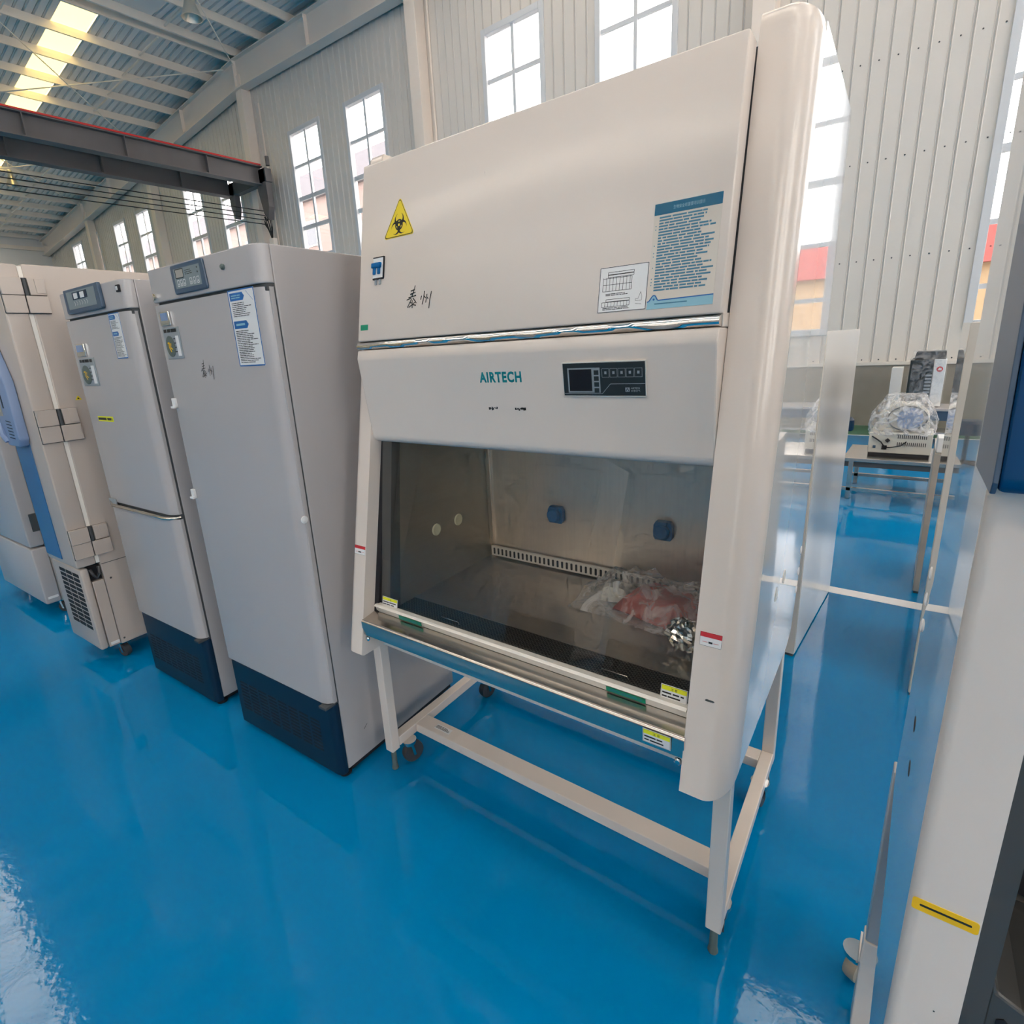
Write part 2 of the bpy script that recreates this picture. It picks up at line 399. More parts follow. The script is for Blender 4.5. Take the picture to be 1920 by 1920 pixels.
BARS = [2.10, 2.97, 3.90, 4.75, 5.60, 6.42, 7.31]
def window(n, x0, x1, yaw, y, flip=1, z0=WZ0, z1=WZ1, org=None, simple=False):
    t = thing('window_%d' % n, None, None, ((x0+x1)/2, y, z0), yaw, kind='structure')
    f = MB(); d0, d1 = (y-0.05, y+0.10) if flip > 0 else (y-0.10, y+0.05)
    f.box(x0-0.06, x0+0.05, d0, d1, z0-0.06, z1+0.07); f.box(x1-0.05, x1+0.06, d0, d1, z0-0.06, z1+0.07)
    f.box(x0+0.05, x1-0.05, d0, d1, z1-0.05, z1+0.07); f.box(x0+0.05, x1-0.05, d0, d1, z0-0.06, z0+0.05)
    part('window_frame', f, M_frame, t, bev=0.008 if not simple else 0)
    xm = (x0+x1)/2
    part('mullion', B(xm-0.035, xm+0.035, y+0.0, y+0.07, z0+0.05, z1-0.05), M_frame, t)
    for k, z in enumerate(BARS):
        if z0 < z < z1:
            h = 0.055 if k in (4, 5, 2) else 0.035
            part('glazing_bar', B(x0+0.05, x1-0.05, y+0.005, y+0.065, z-h, z+h), M_frame, t)
    if simple: return t
    zz = [z0+0.05]+[z for z in BARS if z0 < z < z1]+[z1-0.05]
    for a, b in zip(zz, zz[1:]):
        part('pane', B(x0+0.05, xm-0.035, y+0.03, y+0.034, a, b), M_pane, t, smooth=False)
        part('pane', B(xm+0.035, x1-0.05, y+0.03, y+0.034, a, b), M_pane, t, smooth=False)
    part('window_handle', MB().tube([(xm, y-0.01, 5.1), (xm, y-0.04, 5.1), (xm, y-0.04, 4.95)], 0.014, 6), M_frame, t)
    return t
wnames = ['far end', 'second from the far end', 'third', 'fourth', 'fifth', 'sixth', 'seventh', 'eighth', 'ninth', 'tenth', 'eleventh', 'twelfth']
wlab = ['tall barred window beside the far corner of the hall', 'tall barred window next to the one in the far corner', 'narrow tall window above the cream freezer, beside the far column',
        'narrow tall window above the cream freezer, nearer of its pair', 'tall window behind the strung cables under the crane girder', 'tall window partly covered by the crane girder',
        'tall window right of the crane bracket, showing a peach building', 'tall window just left of the safety cabinet top corner', 'four-pane window seen above the safety cabinet, left of its pair',
        'bright window above the safety cabinet, nearer the cabinet top right', 'window at the right edge showing red and orange bands outside', 'tall window further along the ribbed wall, out past the right edge']
for i, (a, b) in enumerate(WINS):
    t = window(i+1, a, b, WYAW, WY); tagp(t, wlab[i], 'window')

# columns, box section standing proud of the wall
for x in COLS:
    part('column', B(x-0.17, x+0.17, WY-0.34, WY-0.02, 0, zroof(x)-0.55), M_steelw, wall, bev=0.012, label='painted steel column against the wall')
for x, z0 in ((-16.05, 0), (-8.62, 0)):
    part('conduit', MB().tube([(x, WY-0.05, 2.0), (x, WY-0.05, 9.4)], 0.025, 6), M_steelw, wall)

# ---- other walls of the hall (behind and beside the camera)
def endwall(name, label, yconst, flip):
    t = thing(name, label, 'wall', (0, yconst, 0), WYAW, kind='structure')
    wn = [(-17.0, -15.5)]
    ed = [XL]+[e for q in wn for e in q]+[XR]; c = MB()
    y0, y1 = (yconst-0.12, yconst)
    for i in range(0, len(ed), 2): c.box(ed[i], ed[i+1], y0, y1, 0, 11.2)
    for a, b in wn: c.box(a, b, y0, y1, 0, 5.3); c.box(a, b, y0, y1, 7.1, 11.2)
    part('wall_sheet', c, M_wall, t, smooth=False)
    return t, wn
wf, wnf = endwall('wall_front', 'far opposite gable wall of the hall behind the photographer', YF, -1)
k = len(WINS)+1
for a, b in wnf:
    t = window(k, a, b, WYAW, YF-0.06, -1, 5.3, 7.1, simple=True); tagp(t, 'small distant window mirrored in the glass sash', 'window'); k += 1
wr = thing('wall_right', 'right end wall of the hall, outside the picture', 'wall', (XR, 0, 0), WYAW, kind='structure')
c = MB(); wy = [(c0+d, c0+d+1.5) for c0 in (-43.0, -35.3, -27.6, -20.0, -12.3, -4.6, 3.1) for d in (0.0, 2.8)]
ed = [YF]+[e for q in wy for e in q]+[WY]
for i in range(0, len(ed), 2): c.box(XR, XR+0.12, ed[i], ed[i+1], 0, 11.2)
for a, b in wy: c.box(XR, XR+0.12, a, b, 0, 2.0); c.box(XR, XR+0.12, a, b, 8.2, 11.2)
part('wall_sheet', c, M_wall, wr, smooth=False)
wl = thing('wall_left', 'far end wall of the hall with horizontal girts', 'wall', (XL, 0, 0), WYAW, kind='structure')
part('wall_sheet', B(XL-0.12, XL, YF, WY, 0, 11.2), M_roof, wl, smooth=False)
for z in (3.0, 5.0, 7.0, 8.6, 9.3): part('girt', B(XL, XL+0.12, YF, WY, z-0.1, z+0.1), M_rooftrim, wl)

# ---- roof
ceil = thing('ceiling', 'pitched sheet roof on painted purlins with skylight strips', 'ceiling', (0, 0, 0), WYAW, kind='structure')
SKYS = {-1: [(5.48, 6.30), (-1.67, -0.85), (-8.8, -8.0), (-16.0, -15.2), (-23.1, -22.3), (-30.2, -29.4), (-37.4, -36.6)], 1: [(6.48, 7.30), (-1.67, -0.85), (-8.8, -8.0), (-16.0, -15.2), (-23.1, -22.3), (-30.2, -29.4), (-37.4, -36.6)]}
RW = 0.205
def roofstrip(ya, yb, xa, xb, name, m, th=0.03):
    mb = MB(); wd = yb-ya
    sec = [(ya+0.006, 0), (ya+0.022, 0.03), (ya+0.05, 0.03), (ya+0.06, 0), (yb-0.006, 0), (yb-0.006, 0.05), (ya+0.006, 0.05)]
    rings = [[(x, y, zroof(x)+0.10+z) for y, z in sec] for x in (xa, xb)]
    mb.loft(rings); return mb
def solidroof(y, sl):
    return not any(a-0.02 < y+RW/2 < b+0.02 for a, b in SKYS[sl])
y = WY-RW
ys = []
while y > 1.4: ys.append(y); y -= RW
for y in ys:
    for xa, xb in ((XL, RIDGE), (RIDGE, XR)):
        if not solidroof(y, -1 if xa < RIDGE else 1): continue
        if y > 1.5: part('roof_sheet', roofstrip(y, y+RW, xa, xb, '', M_roof), M_roof, ceil, smooth=False)
cover = MB()
for xa, xb in ((XL, RIDGE), (RIDGE, XR)):
    lo = YF
    for a, b in sorted(SKYS[-1 if xa < RIDGE else 1])+[(WY+0.1, WY+0.2)]:
        cover.add([(xa, lo, zroof(xa)+0.16), (xb, lo, zroof(xb)+0.16), (xb, a, zroof(xb)+0.16), (xa, a, zroof(xa)+0.16)], [(0, 1, 2, 3)]); lo = b
part('roof_cover', cover, M_roof, ceil, smooth=False)
for xa, xb in ((XL+2, RIDGE-0.3), (RIDGE+0.3, XR-1)):
    for a, b in SKYS[-1 if xa < RIDGE else 1]:
        x_s = -9.4 if (a > 6 and xa > RIDGE) else xa
        mb = MB(); rings = [[(x, yy, zroof(x)+0.12+z) for yy, z in ((a, 0), (b, 0), (b, 0.02), (a, 0.02))] for x in (x_s, xb)]
        if x_s != xa: part('roof_sheet', roofstrip(a-0.02, b+0.02, RIDGE, x_s, '', M_roof), M_roof, ceil, smooth=False)
        mb.loft(rings); part('skylight_sheet', mb, M_sky if xa < RIDGE else M_skyw, ceil, smooth=False, label='glowing translucent skylight strip in the roof')
part('ridge_cap', MB().prism([(RIDGE-0.45, ZR+0.125), (RIDGE, ZR+0.16), (RIDGE+0.45, ZR+0.14), (RIDGE, ZR+0.19)], 'y', YF, WY), M_roof, ceil, smooth=False)
xs = [RIDGE-0.22, RIDGE+0.22]
k = 1
while RIDGE-0.22-1.43*k > XL: xs.append(RIDGE-0.22-1.43*k); k += 1
k = 1
while RIDGE+0.22+1.43*k < XR: xs.append(RIDGE+0.22+1.43*k); k += 1
for x in xs:
    z = zroof(x)+0.10
    mb = MB()   # Z-section purlin
    mb.prism([(x-0.045, z), (x+0.005, z), (x+0.005, z-0.215), (x+0.05, z-0.215), (x+0.05, z-0.235), (x-0.005, z-0.235), (x-0.005, z-0.015), (x-0.045, z-0.015)], 'y', YF, WY-0.02)
    part('purlin', mb, M_rooftrim, ceil, smooth=False)
for y in (7.6, 4.4, -3.5):       # sag rods / braces between purlins
    for x0, x1 in zip(sorted(xs), sorted(xs)[1:]):
        if x1-x0 > 0.8: part('purlin_stay', MB().box(x0+0.03, x1-0.03, y-0.02, y+0.02, zroof(x0)-0.06, zroof(x0)-0.02), M_rooftrim, ceil)
# rafters over the gable wall, I-section deep beam
for xa, xb in ((XL, RIDGE), (RIDGE, XR)):
    mb = MB()
    for dz0, dz1, ya, yb in ((-0.13, -0.16, -0.42, -0.10), (-0.90, -0.94, -0.42, -0.10), (-0.16, -0.90, -0.30, -0.22)):
        mb.loft([[(x, WY+ya, zroof(x)+dz0), (x, WY+yb, zroof(x)+dz0), (x, WY+yb, zroof(x)+dz1), (x, WY+ya, zroof(x)+dz1)] for x in (xa, xb)])
    part('rafter', mb, M_steelw, ceil, smooth=False, label='deep painted steel rafter along the gable wall')
for x in COLS+[-20.5, -12.8, -28.3, -5.1, 2.6]:
    part('rafter_stiffener', B(x-0.015, x+0.015, WY-0.41, WY-0.23, zroof(x)-0.9, zroof(x)-0.16), M_steelw, ceil)
def rod(a, b, r=0.018): return MB().tube([a, b], r, 6)
for a, b in [((-17.0, 3.2, 10.45), (-24.2, 9.5, 10.0)), ((-24.2, 3.2, 9.95), (-17.0, 9.5, 10.45)), ((-24.6, 3.2, 9.95), (-32.0, 9.5, 9.4)), ((-32.0, 3.2, 9.4), (-24.6, 9.5, 9.9)),
             ((-9.2, 3.2, 10.3), (-16.4, 9.5, 10.4)), ((-16.4, 3.2, 10.4), (-9.2, 9.5, 10.2))]:
    part('brace_rod', rod(a, b), M_rooftrim, ceil)

# ---- overhead crane bridge
cr = thing('bridge_crane', 'grey double-girder overhead crane bridge with a red rail on top', 'crane', (-16.7, 0, 7.0), WYAW)
def girder(x, y0, y1, z0, z1, name):
    mb = MB(); mb.box(x-0.16, x+0.16, y0, y1, z1-0.03, z1); mb.box(x-0.16, x+0.16, y0, y1, z0, z0+0.03); mb.box(x-0.02, x+0.02, y0, y1, z0+0.03, z1-0.03)
    g = part(name, mb, M_crane, cr, smooth=False)
    yy = y0+0.6
    while yy < y1: part('stiffener', B(x+0.02, x+0.15, yy-0.012, yy+0.012, z0+0.03, z1-0.03), M_crane, g); yy += 2.1
    return g
girder(-15.8, -18, 9.50, 6.95, 7.48, 'girder')
girder(-17.6, -18, 9.35, 6.95, 7.48, 'girder')
part('rail', B(-15.72, -15.62, -18, 9.45, 7.48, 7.525), M_red, cr, bev=0.006, label='bright red rail along the girder')
part('end_truck', B(-18.0, -15.4, 9.42, 9.64, 7.0, 7.38), M_crane, cr, bev=0.01)
part('end_bracket', MB().prism([(-15.95, 7.38), (-15.45, 7.38), (-15.45, 6.3), (-15.6, 5.95), (-15.8, 6.2), (-15.95, 6.8)], 'y', 9.42, 9.62), M_crane, cr, bev=0.008)
part('end_bracket', MB().prism([(-17.8, 7.38), (-17.4, 7.38), (-17.45, 6.6), (-17.6, 6.3), (-17.75, 6.7)], 'y', 9.42, 9.62), M_crane, cr, bev=0.008)
part('buffer', MB().cyl((-15.4, 9.55, 7.45), (-15.4, 9.55, 7.7), 0.06), M_crane, cr)
for k in range(4):
    zz = 6.28-0.13*k
    pts = [(-16.0, -16+26.5*i/16*0.965, zz-0.10*math.sin(PI*i/16)) for i in range(17)]
    solid('power_cable', MB().tube([(p[0], p[1], p[2]) for p in pts], 0.013, 6), M_black, ['topmost', 'second', 'third', 'lowest'][k]+' of four thin black cables strung below the crane girder', 'cable', (-16, 0, 6), WYAW, group='black cables strung under the crane')
jb = thing('cable_junction', 'tangle of black cable ends on the wall below the crane bracket', 'cable', (-15.9, 9.6, 5.6), WYAW)
for k in range(7):
    a = random.uniform(-0.35, 0.35)
    part('cable_loop', MB().tube([(-16.0+a*0.3, 9.58, 6.25-0.12*(k % 4)), (-15.85+a, 9.62, 6.1-0.1*k*0.3), (-15.8+a*0.6, 9.6, 5.75), (-15.85, 9.62, 5.4)], 0.016, 6), M_black, jb)
part('conduit_box', B(-15.95, -15.7, 9.55, 9.69, 4.9, 5.45), M_steelw, jb, bev=0.01)

def lamp(name, label, x, y, z):
    t = thing(name, label, 'lamp', (x, y, z), WYAW, group='high bay lamps hanging from the roof')
    part('lamp_shade', MB().lathe([(0.06, 0.34), (0.10, 0.33), (0.13, 0.22), (0.21, 0.02), (0.22, 0.0), (0.20, 0.0), (0.12, 0.20), (0.05, 0.30)], (x, y, z), (0, 0, 1), 24), M_lampmetal, t)
    part('lamp_housing', MB().lathe([(0.085, 0.33), (0.085, 0.52), (0.05, 0.56)], (x, y, z), (0, 0, 1), 16), M_lampmetal, t)
    part('hanger', MB().cyl((x, y, z+0.55), (x, y, zroof(x)-0.05), 0.012), M_steelw, t)
lamp('high_bay_lamp', 'aluminium high bay lamp above the nearest purlins at the top edge', -11.97, 6.10, 8.85)
lamp('high_bay_lamp', 'small high bay lamp at the left edge beneath the crane girder', -27.5, 6.0, 8.75)

# ---- outside: yard and neighbouring buildings seen through the windows
solid('ground', B(-120, 80, WY+0.2, 120, -0.4, -0.2), M_ground, 'pale concrete yard outside the windows', 'ground', yaw=WYAW, kind='structure', smooth=False)
def building(name, label, x0, x1, y, h, m, roofm, band, rows, org):
    t = thing(name, label, 'building', ((x0+x1)/2, y, 0), WYAW)
    part('facade', B(x0, x1, y, y+12, -0.2, h), m, t, smooth=False)
    part('parapet', B(x0-0.3, x1+0.3, y-0.3, y+12, h, h+band), roofm, t, smooth=False)
    for r in range(rows):
        z = h-3.0-3.4*r
        x = x0+1.2
        while x+1.5 < x1:
            f = part('window_surround', B(x, x+1.5, y-0.06, y-0.001, z, z+1.7), M_frame, t, smooth=False)
            part('window_glass', B(x+0.1, x+1.4, y-0.08, y-0.061, z+0.1, z+1.6), M_bwin, f, smooth=False); x += 4.2
building('neighbour_building', 'peach rendered building with grey roof band outside the left windows', -130, -24.5, 25, 12.6, M_bld, M_bldroof, 1.6, 3, 0)
building('low_shop_building', 'low orange building with a red fascia outside the right window', -3, 30, 26, 3.6, M_bldor, M_bldred, 1.2, 0, 0)

# ================================================================== BIOLOGICAL SAFETY CABINET (world axes, front towards -Y)
bsc = thing('safety_cabinet', 'white biological safety cabinet with sloping front on a castered stand', 'safety cabinet', (0.638, 0.36, 0))
X0, X1 = -0.012, 1.288            # outer sides
XI0, XI1 = 0.088, 1.188           # inner edges of the front pillars
def py(z): return 0.036+(z-1.37)*0.206        # pillar front plane
ZB, ZT = 0.612, 2.23
# side panels
prof = [(py(ZB)+0.13, ZB), (0.67, ZB-0.005), (0.745, 0.63), (0.80, 0.77), (0.83, 0.93), (0.915, 1.60), (0.965, ZT), (py(ZT)+0.13, ZT)]
for x0, x1 in ((X0, X0+0.03), (X1-0.03, X1)):
    part('side_panel', MB().prism(prof, 'x', x0, x1), M_side if x0 > 0.5 else M_white, bsc, smooth=False)
# pillars: rounded outer front corner, following the slope
def pillar(side):
    rings = []
    for z in (ZB-0.006, ZB, ZT-0.03, ZT-0.008, ZT):
        ins = 0.012 if z < ZB else (0.0 if z < ZT-0.02 else (0.002 if z < ZT else 0.008))
        y = py(z)+ins
        pts = [(XI1, py(z)+0.127), (XI1, y)] + [(px, q) for px, q in arc(X1-0.052, y+0.105, 0.052-ins*0.6, 0.105, -90, 0, 14)] + [(X1-ins*0.6, py(z)+0.127)]
        if side < 0: pts = [(X0+X1-px, q) for px, q in pts]
        rings.append([(px, q, z) for px, q in pts])
    return MB().loft(rings)
for s in (1, -1): part('front_pillar', pillar(s), M_white, bsc, angle=50)
# inner fill between pillars and side, back, top and bottom
part('back_panel', MB().prism([(0.64, 0.62), (0.78, 0.77), (0.81, 0.93), (0.895, 1.60), (0.945, 2.2), (0.90, 2.2), (0.60, 0.62)], 'x', X0+0.03, X1-0.03), M_white, bsc, smooth=False)
part('top_panel', B(X0+0.03, X1-0.03, 0.30, 0.94, 2.16, 2.18), M_white, bsc)
part('base_pan', B(X0+0.03, X1-0.03, -0.02, 0.62, 0.625, 0.665), M_steel, bsc, bev=0.006)
# upper door
DT, DB_ = (0.133, 2.178), (0.030, 1.659)
part('upper_door', MB().prism([DT, DB_, (DB_[0]+0.05, DB_[1]-0.004), (DT[0]+0.062, DT[1]-0.002)], 'x', 0.082, 1.188), M_white, bsc, bev=0.006, seg=3)
part('shadow_gap', MB().prism([(py(2.17)+0.004, 2.17), (py(1.64)+0.004, 1.64), (py(1.64)+0.04, 1.64), (py(2.17)+0.04, 2.17)], 'x', 0.086, 1.19), M_gask, bsc, smooth=False)
# mirror trim strip, gently wavy
mb = MB(); rings = []
for i in range(41):
    x = 0.084+1.102*i/40; wv = 0.0012*math.sin(i*1.1)+0.0008*math.sin(i*0.37)
    rings.append([(x, 0.040, 1.657), (x, 0.0275+wv, 1.655), (x, 0.0215+wv*1.5, 1.646), (x, 0.0265-wv, 1.636), (x, 0.045, 1.634)])
mb.loft(rings)
part('mirror_trim', mb, M_chrome, bsc, angle=60, label='wavy mirror-chrome trim strip')
# hood with the controls
hp = [(0.024, 1.633), (0.017, 1.608), (0.0175, 1.600)]+[(0.0455, 1.362)]+arc(0.070, 1.360, 0.0245, 0.0245, 180, 270, 6)+[(0.14, 1.335), (0.14, 1.633)]
part('hood', MB().prism(hp, 'x', 0.085, 1.187), M_white, bsc, bev=0.004, angle=30)
HF = FR((0.085, 0.0175, 1.608), (1, 0, 0), (0, -0.028, 0.248))
part('hood_top_fill', B(0.0855, 1.1872, 0.046, 0.14, 1.6335, 1.661), M_white, bsc)
brand = MB(); HF.text(brand, 'AIRTECH', 0.486, -0.0785, 0.0365, 0.0008, bold=0.042, sx=0.83, space=1.14)
part('brand_lettering', brand, M_teal, bsc, smooth=False, label='teal AIRTECH lettering')
cpn = MB(); HF.rect(cpn, 0.745, -0.113, 0.952, -0.036, 0.0, 0.005)
cp = part('control_panel', cpn, M_dark, bsc, bev=0.0015, label='dark control panel with screen and keys')
e = MB(); HF.rect(e, 0.744, -0.036, 0.9535, -0.0335, 0.0, 0.006); HF.rect(e, 0.744, -0.115, 0.9535, -0.113, 0, 0.006); HF.rect(e, 0.952, -0.113, 0.9535, -0.036, 0, 0.006)
part('panel_trim', e, M_alu, cp)
e = MB(); HF.rect(e, 0.758, -0.106, 0.825, -0.0475, 0.005, 0.0056); HF.rect(e, 0.824, -0.106, 0.8425, -0.0475, 0.005, 0.0056); part('screen_surround', e, M_line2, cp, smooth=False)
e = MB(); HF.rect(e, 0.762, -0.102, 0.8215, -0.0505, 0.0056, 0.0062); part('screen', e, M_screen, cp, smooth=False)
for k in range(4):
    e = MB(); HF.rect(e, 0.8275, -0.064-0.0138*k, 0.8395, -0.0535-0.0138*k, 0.0056, 0.0064); part('key', e, M_dark, cp, smooth=False)
for k in range(5):
    u = 0.848+0.0198*k
    e = MB(); HF.outline(e, u, -0.070, u+0.0175, -0.0505, 0.0008, 0.0054); HF.quad(e, u+0.006, -0.063, u+0.0115, -0.0565, 0.0054); part('key_outline', e, M_line2, cp, smooth=False)
e = MB(); HF.stroke(e, [(0.747, -0.108), (0.847, -0.108), (0.868, -0.0855), (0.951, -0.0855)], 0.0012, 0.0055)
HF.quad(e, 0.904, -0.1035, 0.9145, -0.094, 0.0055); HF.text(e, 'AIRTECH', 0.9175, -0.0975, 0.0052, 0.0055, bold=0.02); HF.text(e, '安泰空气', 0.9175, -0.1035, 0.0055, 0.0055)
part('panel_print', e, M_line2, cp, smooth=False)
e = MB(); HF.stroke(e, [(0.906, -0.102), (0.9093, -0.0955), (0.9126, -0.102)], 0.0014, 0.0058); part('panel_logo', e, M_dark, cp, smooth=False)
# torn scraps of an old sticker
e = MB(); rnd = random.Random(3)
for (u0, v0, L) in ((0.503, -0.152, 0.030), (0.590, -0.153, 0.034)):
    for k in range(9):
        u = u0+L*k/9; HF.quad(e, u, v0+rnd.uniform(-0.004, 0.003), u+L/7, v0+rnd.uniform(0.002, 0.007), 0.0006+0.00002*k)
part('scratch_marks', e, M_ink, bsc, smooth=False)
# things on the upper door
DF = FR((0.082, 0.030, 1.659), (1, 0, 0), (0, 0.103, 0.519))
def rtri(cx, cy, hw, h, r):
    P = [(cx-hw, cy), (cx+hw, cy), (cx, cy+h)]; out = []
    for i in range(3):
        p = Vector(P[i]); a = (Vector(P[i-1])-p).normalized(); b = (Vector(P[(i+1) % 3])-p).normalized()
        for t in (0, .33, .67, 1): 
            q = p+a*r*(1-t)+b*r*t; q = q+(p-q)*0.45*(1-abs(2*t-1)); out.append(tuple(q))
    return out
e = MB(); DF.plate(e, rtri(0.170, 0.295, 0.064, 0.113, 0.010), 0, 0.0008)
bs = part('biohazard_sign', e, M_yellow, bsc, smooth=False, label='yellow triangular biohazard sign')
e = MB(); o_, i_ = rtri(0.170, 0.2965, 0.0615, 0.1085, 0.009), rtri(0.170, 0.2985, 0.0582, 0.1035, 0.008)
n = len(o_); e.add([DF(*p, 0.0011) for p in o_]+[DF(*p, 0.0011) for p in i_], [(i, (i+1) % n, n+(i+1) % n, n+i) for i in range(n)])
sc_, cx_, cy_ = 0.00128, 0.170, 0.3290
for d in (90, 210, 330):
    ca, sa = math.cos(math.radians(d)), math.sin(math.radians(d)); ra, rb = [], []
    for i in range(33):
        th = math.radians(d+180-152+304*i/32)
        ra.append((cx_+sc_*(11*ca+15*math.cos(th)), cy_+sc_*(11*sa+15*math.sin(th)))); rb.append((cx_+sc_*(15*ca+11.2*math.cos(th)), cy_+sc_*(15*sa+11.2*math.sin(th))))
    e.add([DF(*p, 0.0012) for p in ra]+[DF(*p, 0.0012) for p in rb], [(i, i+1, 33+i+1, 33+i) for i in range(32)])
    r1 = arc(cx_, cy_, 9.2*sc_, 9.2*sc_, d-36, d+36, 10); r2 = arc(cx_, cy_, 12.4*sc_, 12.4*sc_, d-36, d+36, 10)
    e.add([DF(*p, 0.00125) for p in r1]+[DF(*p, 0.00125) for p in r2], [(i, i+1, 11+i+1, 11+i) for i in range(10)])
part('biohazard_symbol', e, M_ink, bs, smooth=False)
e = MB(); DF.plate(e, arc(cx_, cy_, 3.0*sc_, 3.0*sc_, 0, 330, 11), 0.0012, 0.0014); part('symbol_centre', e, M_yellow, bs, smooth=False)
e = MB(); DF.rect(e, 0.066, 0.186, 0.112, 0.246, 0, 0.004)
br = part('breaker_switch', e, M_paper, bsc, bev=0.001, label='small breaker switch with blue toggle')
e = MB(); DF.rect(e, 0.066, 0.2455, 0.112, 0.2485, 0, 0.0045); DF.rect(e, 0.1105, 0.186, 0.1135, 0.2485, 0, 0.0045); DF.rect(e, 0.066, 0.183, 0.112, 0.187, 0, 0.0045); part('cutout_edge', e, M_slot, br, smooth=False)
e = MB(); DF.rect(e, 0.064, 0.216, 0.104, 0.231, 0.004, 0.011); DF.rect(e, 0.069, 0.197, 0.080, 0.218, 0.004, 0.009); DF.rect(e, 0.089, 0.197, 0.100, 0.218, 0.004, 0.009); part('toggle', e, M_socket, br, bev=0.002)
e = MB(); DF.rect(e, 0.074, 0.168, 0.083, 0.183, 0, 0.003); DF.rect(e, 0.092, 0.168, 0.101, 0.183, 0, 0.003); part('terminal', e, M_line2, br)
e = MB(); DF.rect(e, 0.0135, 0.035, 0.0475, 0.052, 0, 0.0007); part('green_sticker', e, M_greens, bsc, smooth=False)
HAND = [[(0.247,0.148),(0.241,0.131),(0.234,0.116)],[(0.229,0.134),(0.246,0.137)],[(0.228,0.125),(0.249,0.129)],[(0.221,0.116),(0.252,0.12)],[(0.232,0.114),(0.224,0.112),(0.214,0.11)],[(0.234,0.112),(0.225,0.098),(0.218,0.088)],[(0.239,0.114),(0.249,0.104),(0.254,0.098)],[(0.237,0.108),(0.238,0.085)],[(0.226,0.102),(0.235,0.1)],[(0.237,0.095),(0.223,0.088)],[(0.248,0.101),(0.238,0.095)],[(0.239,0.095),(0.253,0.092)],[(0.274,0.117),(0.271,0.106)],[(0.285,0.129),(0.282,0.108),(0.277,0.092)],[(0.284,0.115),(0.29,0.109)],[(0.295,0.12),(0.293,0.107),(0.291,0.096)],[(0.297,0.111),(0.3,0.105)],[(0.312,0.126),(0.307,0.106),(0.304,0.079)]]
e = MB()
for s_ in HAND: DF.stroke(e, s_, 0.0031, 0.0006)
part('handwriting', e, M_ink, bsc, smooth=False, label='handwritten black characters')
rnd = random.Random(5)
e = MB(); DF.rect(e, 0.949, 0.020, 1.087, 0.2365, 0, 0.0005); po = part('instruction_poster', e, M_paperclear, bsc, smooth=False, label='instruction poster with blue heading')
e = MB(); DF.rect(e, 0.949, 0.2135, 1.087, 0.2365, 0.0005, 0.0009); part('poster_heading', e, M_blueh, po, smooth=False)
e = MB(); DF.text(e, '生物安全柜重要培训提示', 1.021, 0.2215, 0.0082, 0.0012, align='CENTER', sx=0.72); part('poster_title', e, M_lblue, po, smooth=False)
e = MB(); DF.lines(e, 0.961, 0.056, 1.082, 0.2105, 26, 0.0008, rnd, 0.58, 0.3)
for v in (0.19, 0.183, 0.15, 0.135, 0.128, 0.105, 0.082, 0.075, 0.069): DF.quad(e, 0.9535, v, 0.9555, v+0.0022, 0.0008)
DF.quad(e, 0.966, 0.029, 1.035, 0.0315, 0.0011)
part('poster_text', e, M_bluetxt, po, smooth=False)
e = MB(); DF.plate(e, [(0.949, 0.020), (1.087, 0.020), (1.087, 0.039), (0.972, 0.037), (0.966, 0.047), (0.961, 0.047), (0.954, 0.036), (0.949, 0.035)], 0.0005, 0.0008); part('poster_footer', e, M_lblue, po, smooth=False)
e = MB(); DF.stroke(e, [(0.949, 0.0355), (0.953, 0.0365), (0.961, 0.048), (0.966, 0.048), (0.9725, 0.0375), (1.087, 0.0395)], 0.0024, 0.0012); DF.plate(e, arc(0.9635, 0.040, 0.0022, 0.0022, 0, 330, 11), 0.0008, 0.0013); part('poster_wave', e, M_bluep, po, smooth=False)
e = MB(); DF.rect(e, 0.8325, 0.0215, 0.947, 0.121, 0, 0.0005); dg = part('diagram_sheet', e, M_paper, bsc, smooth=False, label='white sheet with line diagrams')
e = MB(); DF.outline(e, 0.8335, 0.0225, 0.946, 0.120, 0.0013, 0.0007)
DF.outline(e, 0.853, 0.104, 0.914, 0.109, 0.0010, 0.0007); DF.outline(e, 0.853, 0.098, 0.914, 0.103, 0.0010, 0.0007)
for k in range(9): DF.stroke(e, [(0.842+0.008*k, 0.068), (0.842+0.008*k, 0.098)], 0.0009, 0.0007)
DF.outline(e, 0.842, 0.068, 0.910, 0.096, 0.0010, 0.0007); DF.stroke(e, [(0.842, 0.082), (0.910, 0.082)], 0.0010, 0.0007)
DF.outline(e, 0.852, 0.045, 0.908, 0.050, 0.0010, 0.0007); DF.outline(e, 0.842, 0.034, 0.908, 0.044, 0.0010, 0.0007)
for k in range(8): DF.stroke(e, [(0.850+0.0075*k, 0.034), (0.850+0.0075*k, 0.044)], 0.0009, 0.0007)
DF.stroke(e, [(0.922, 0.042), (0.936, 0.042), (0.936, 0.050), (0.933, 0.060), (0.928, 0.046), (0.922, 0.046), (0.922, 0.042)], 0.0007, 0.0007); DF.stroke(e, [(0.922, 0.036), (0.936, 0.034)], 0.0007, 0.0007)
DF.lines(e, 0.845, 0.0265, 0.915, 0.0325, 2, 0.0007, rnd, 0.5, 0.2); DF.lines(e, 0.850, 0.0575, 0.905, 0.0635, 2, 0.0007, rnd, 0.5, 0.2)
part('diagram_lines', e, M_ink, dg, smooth=False)

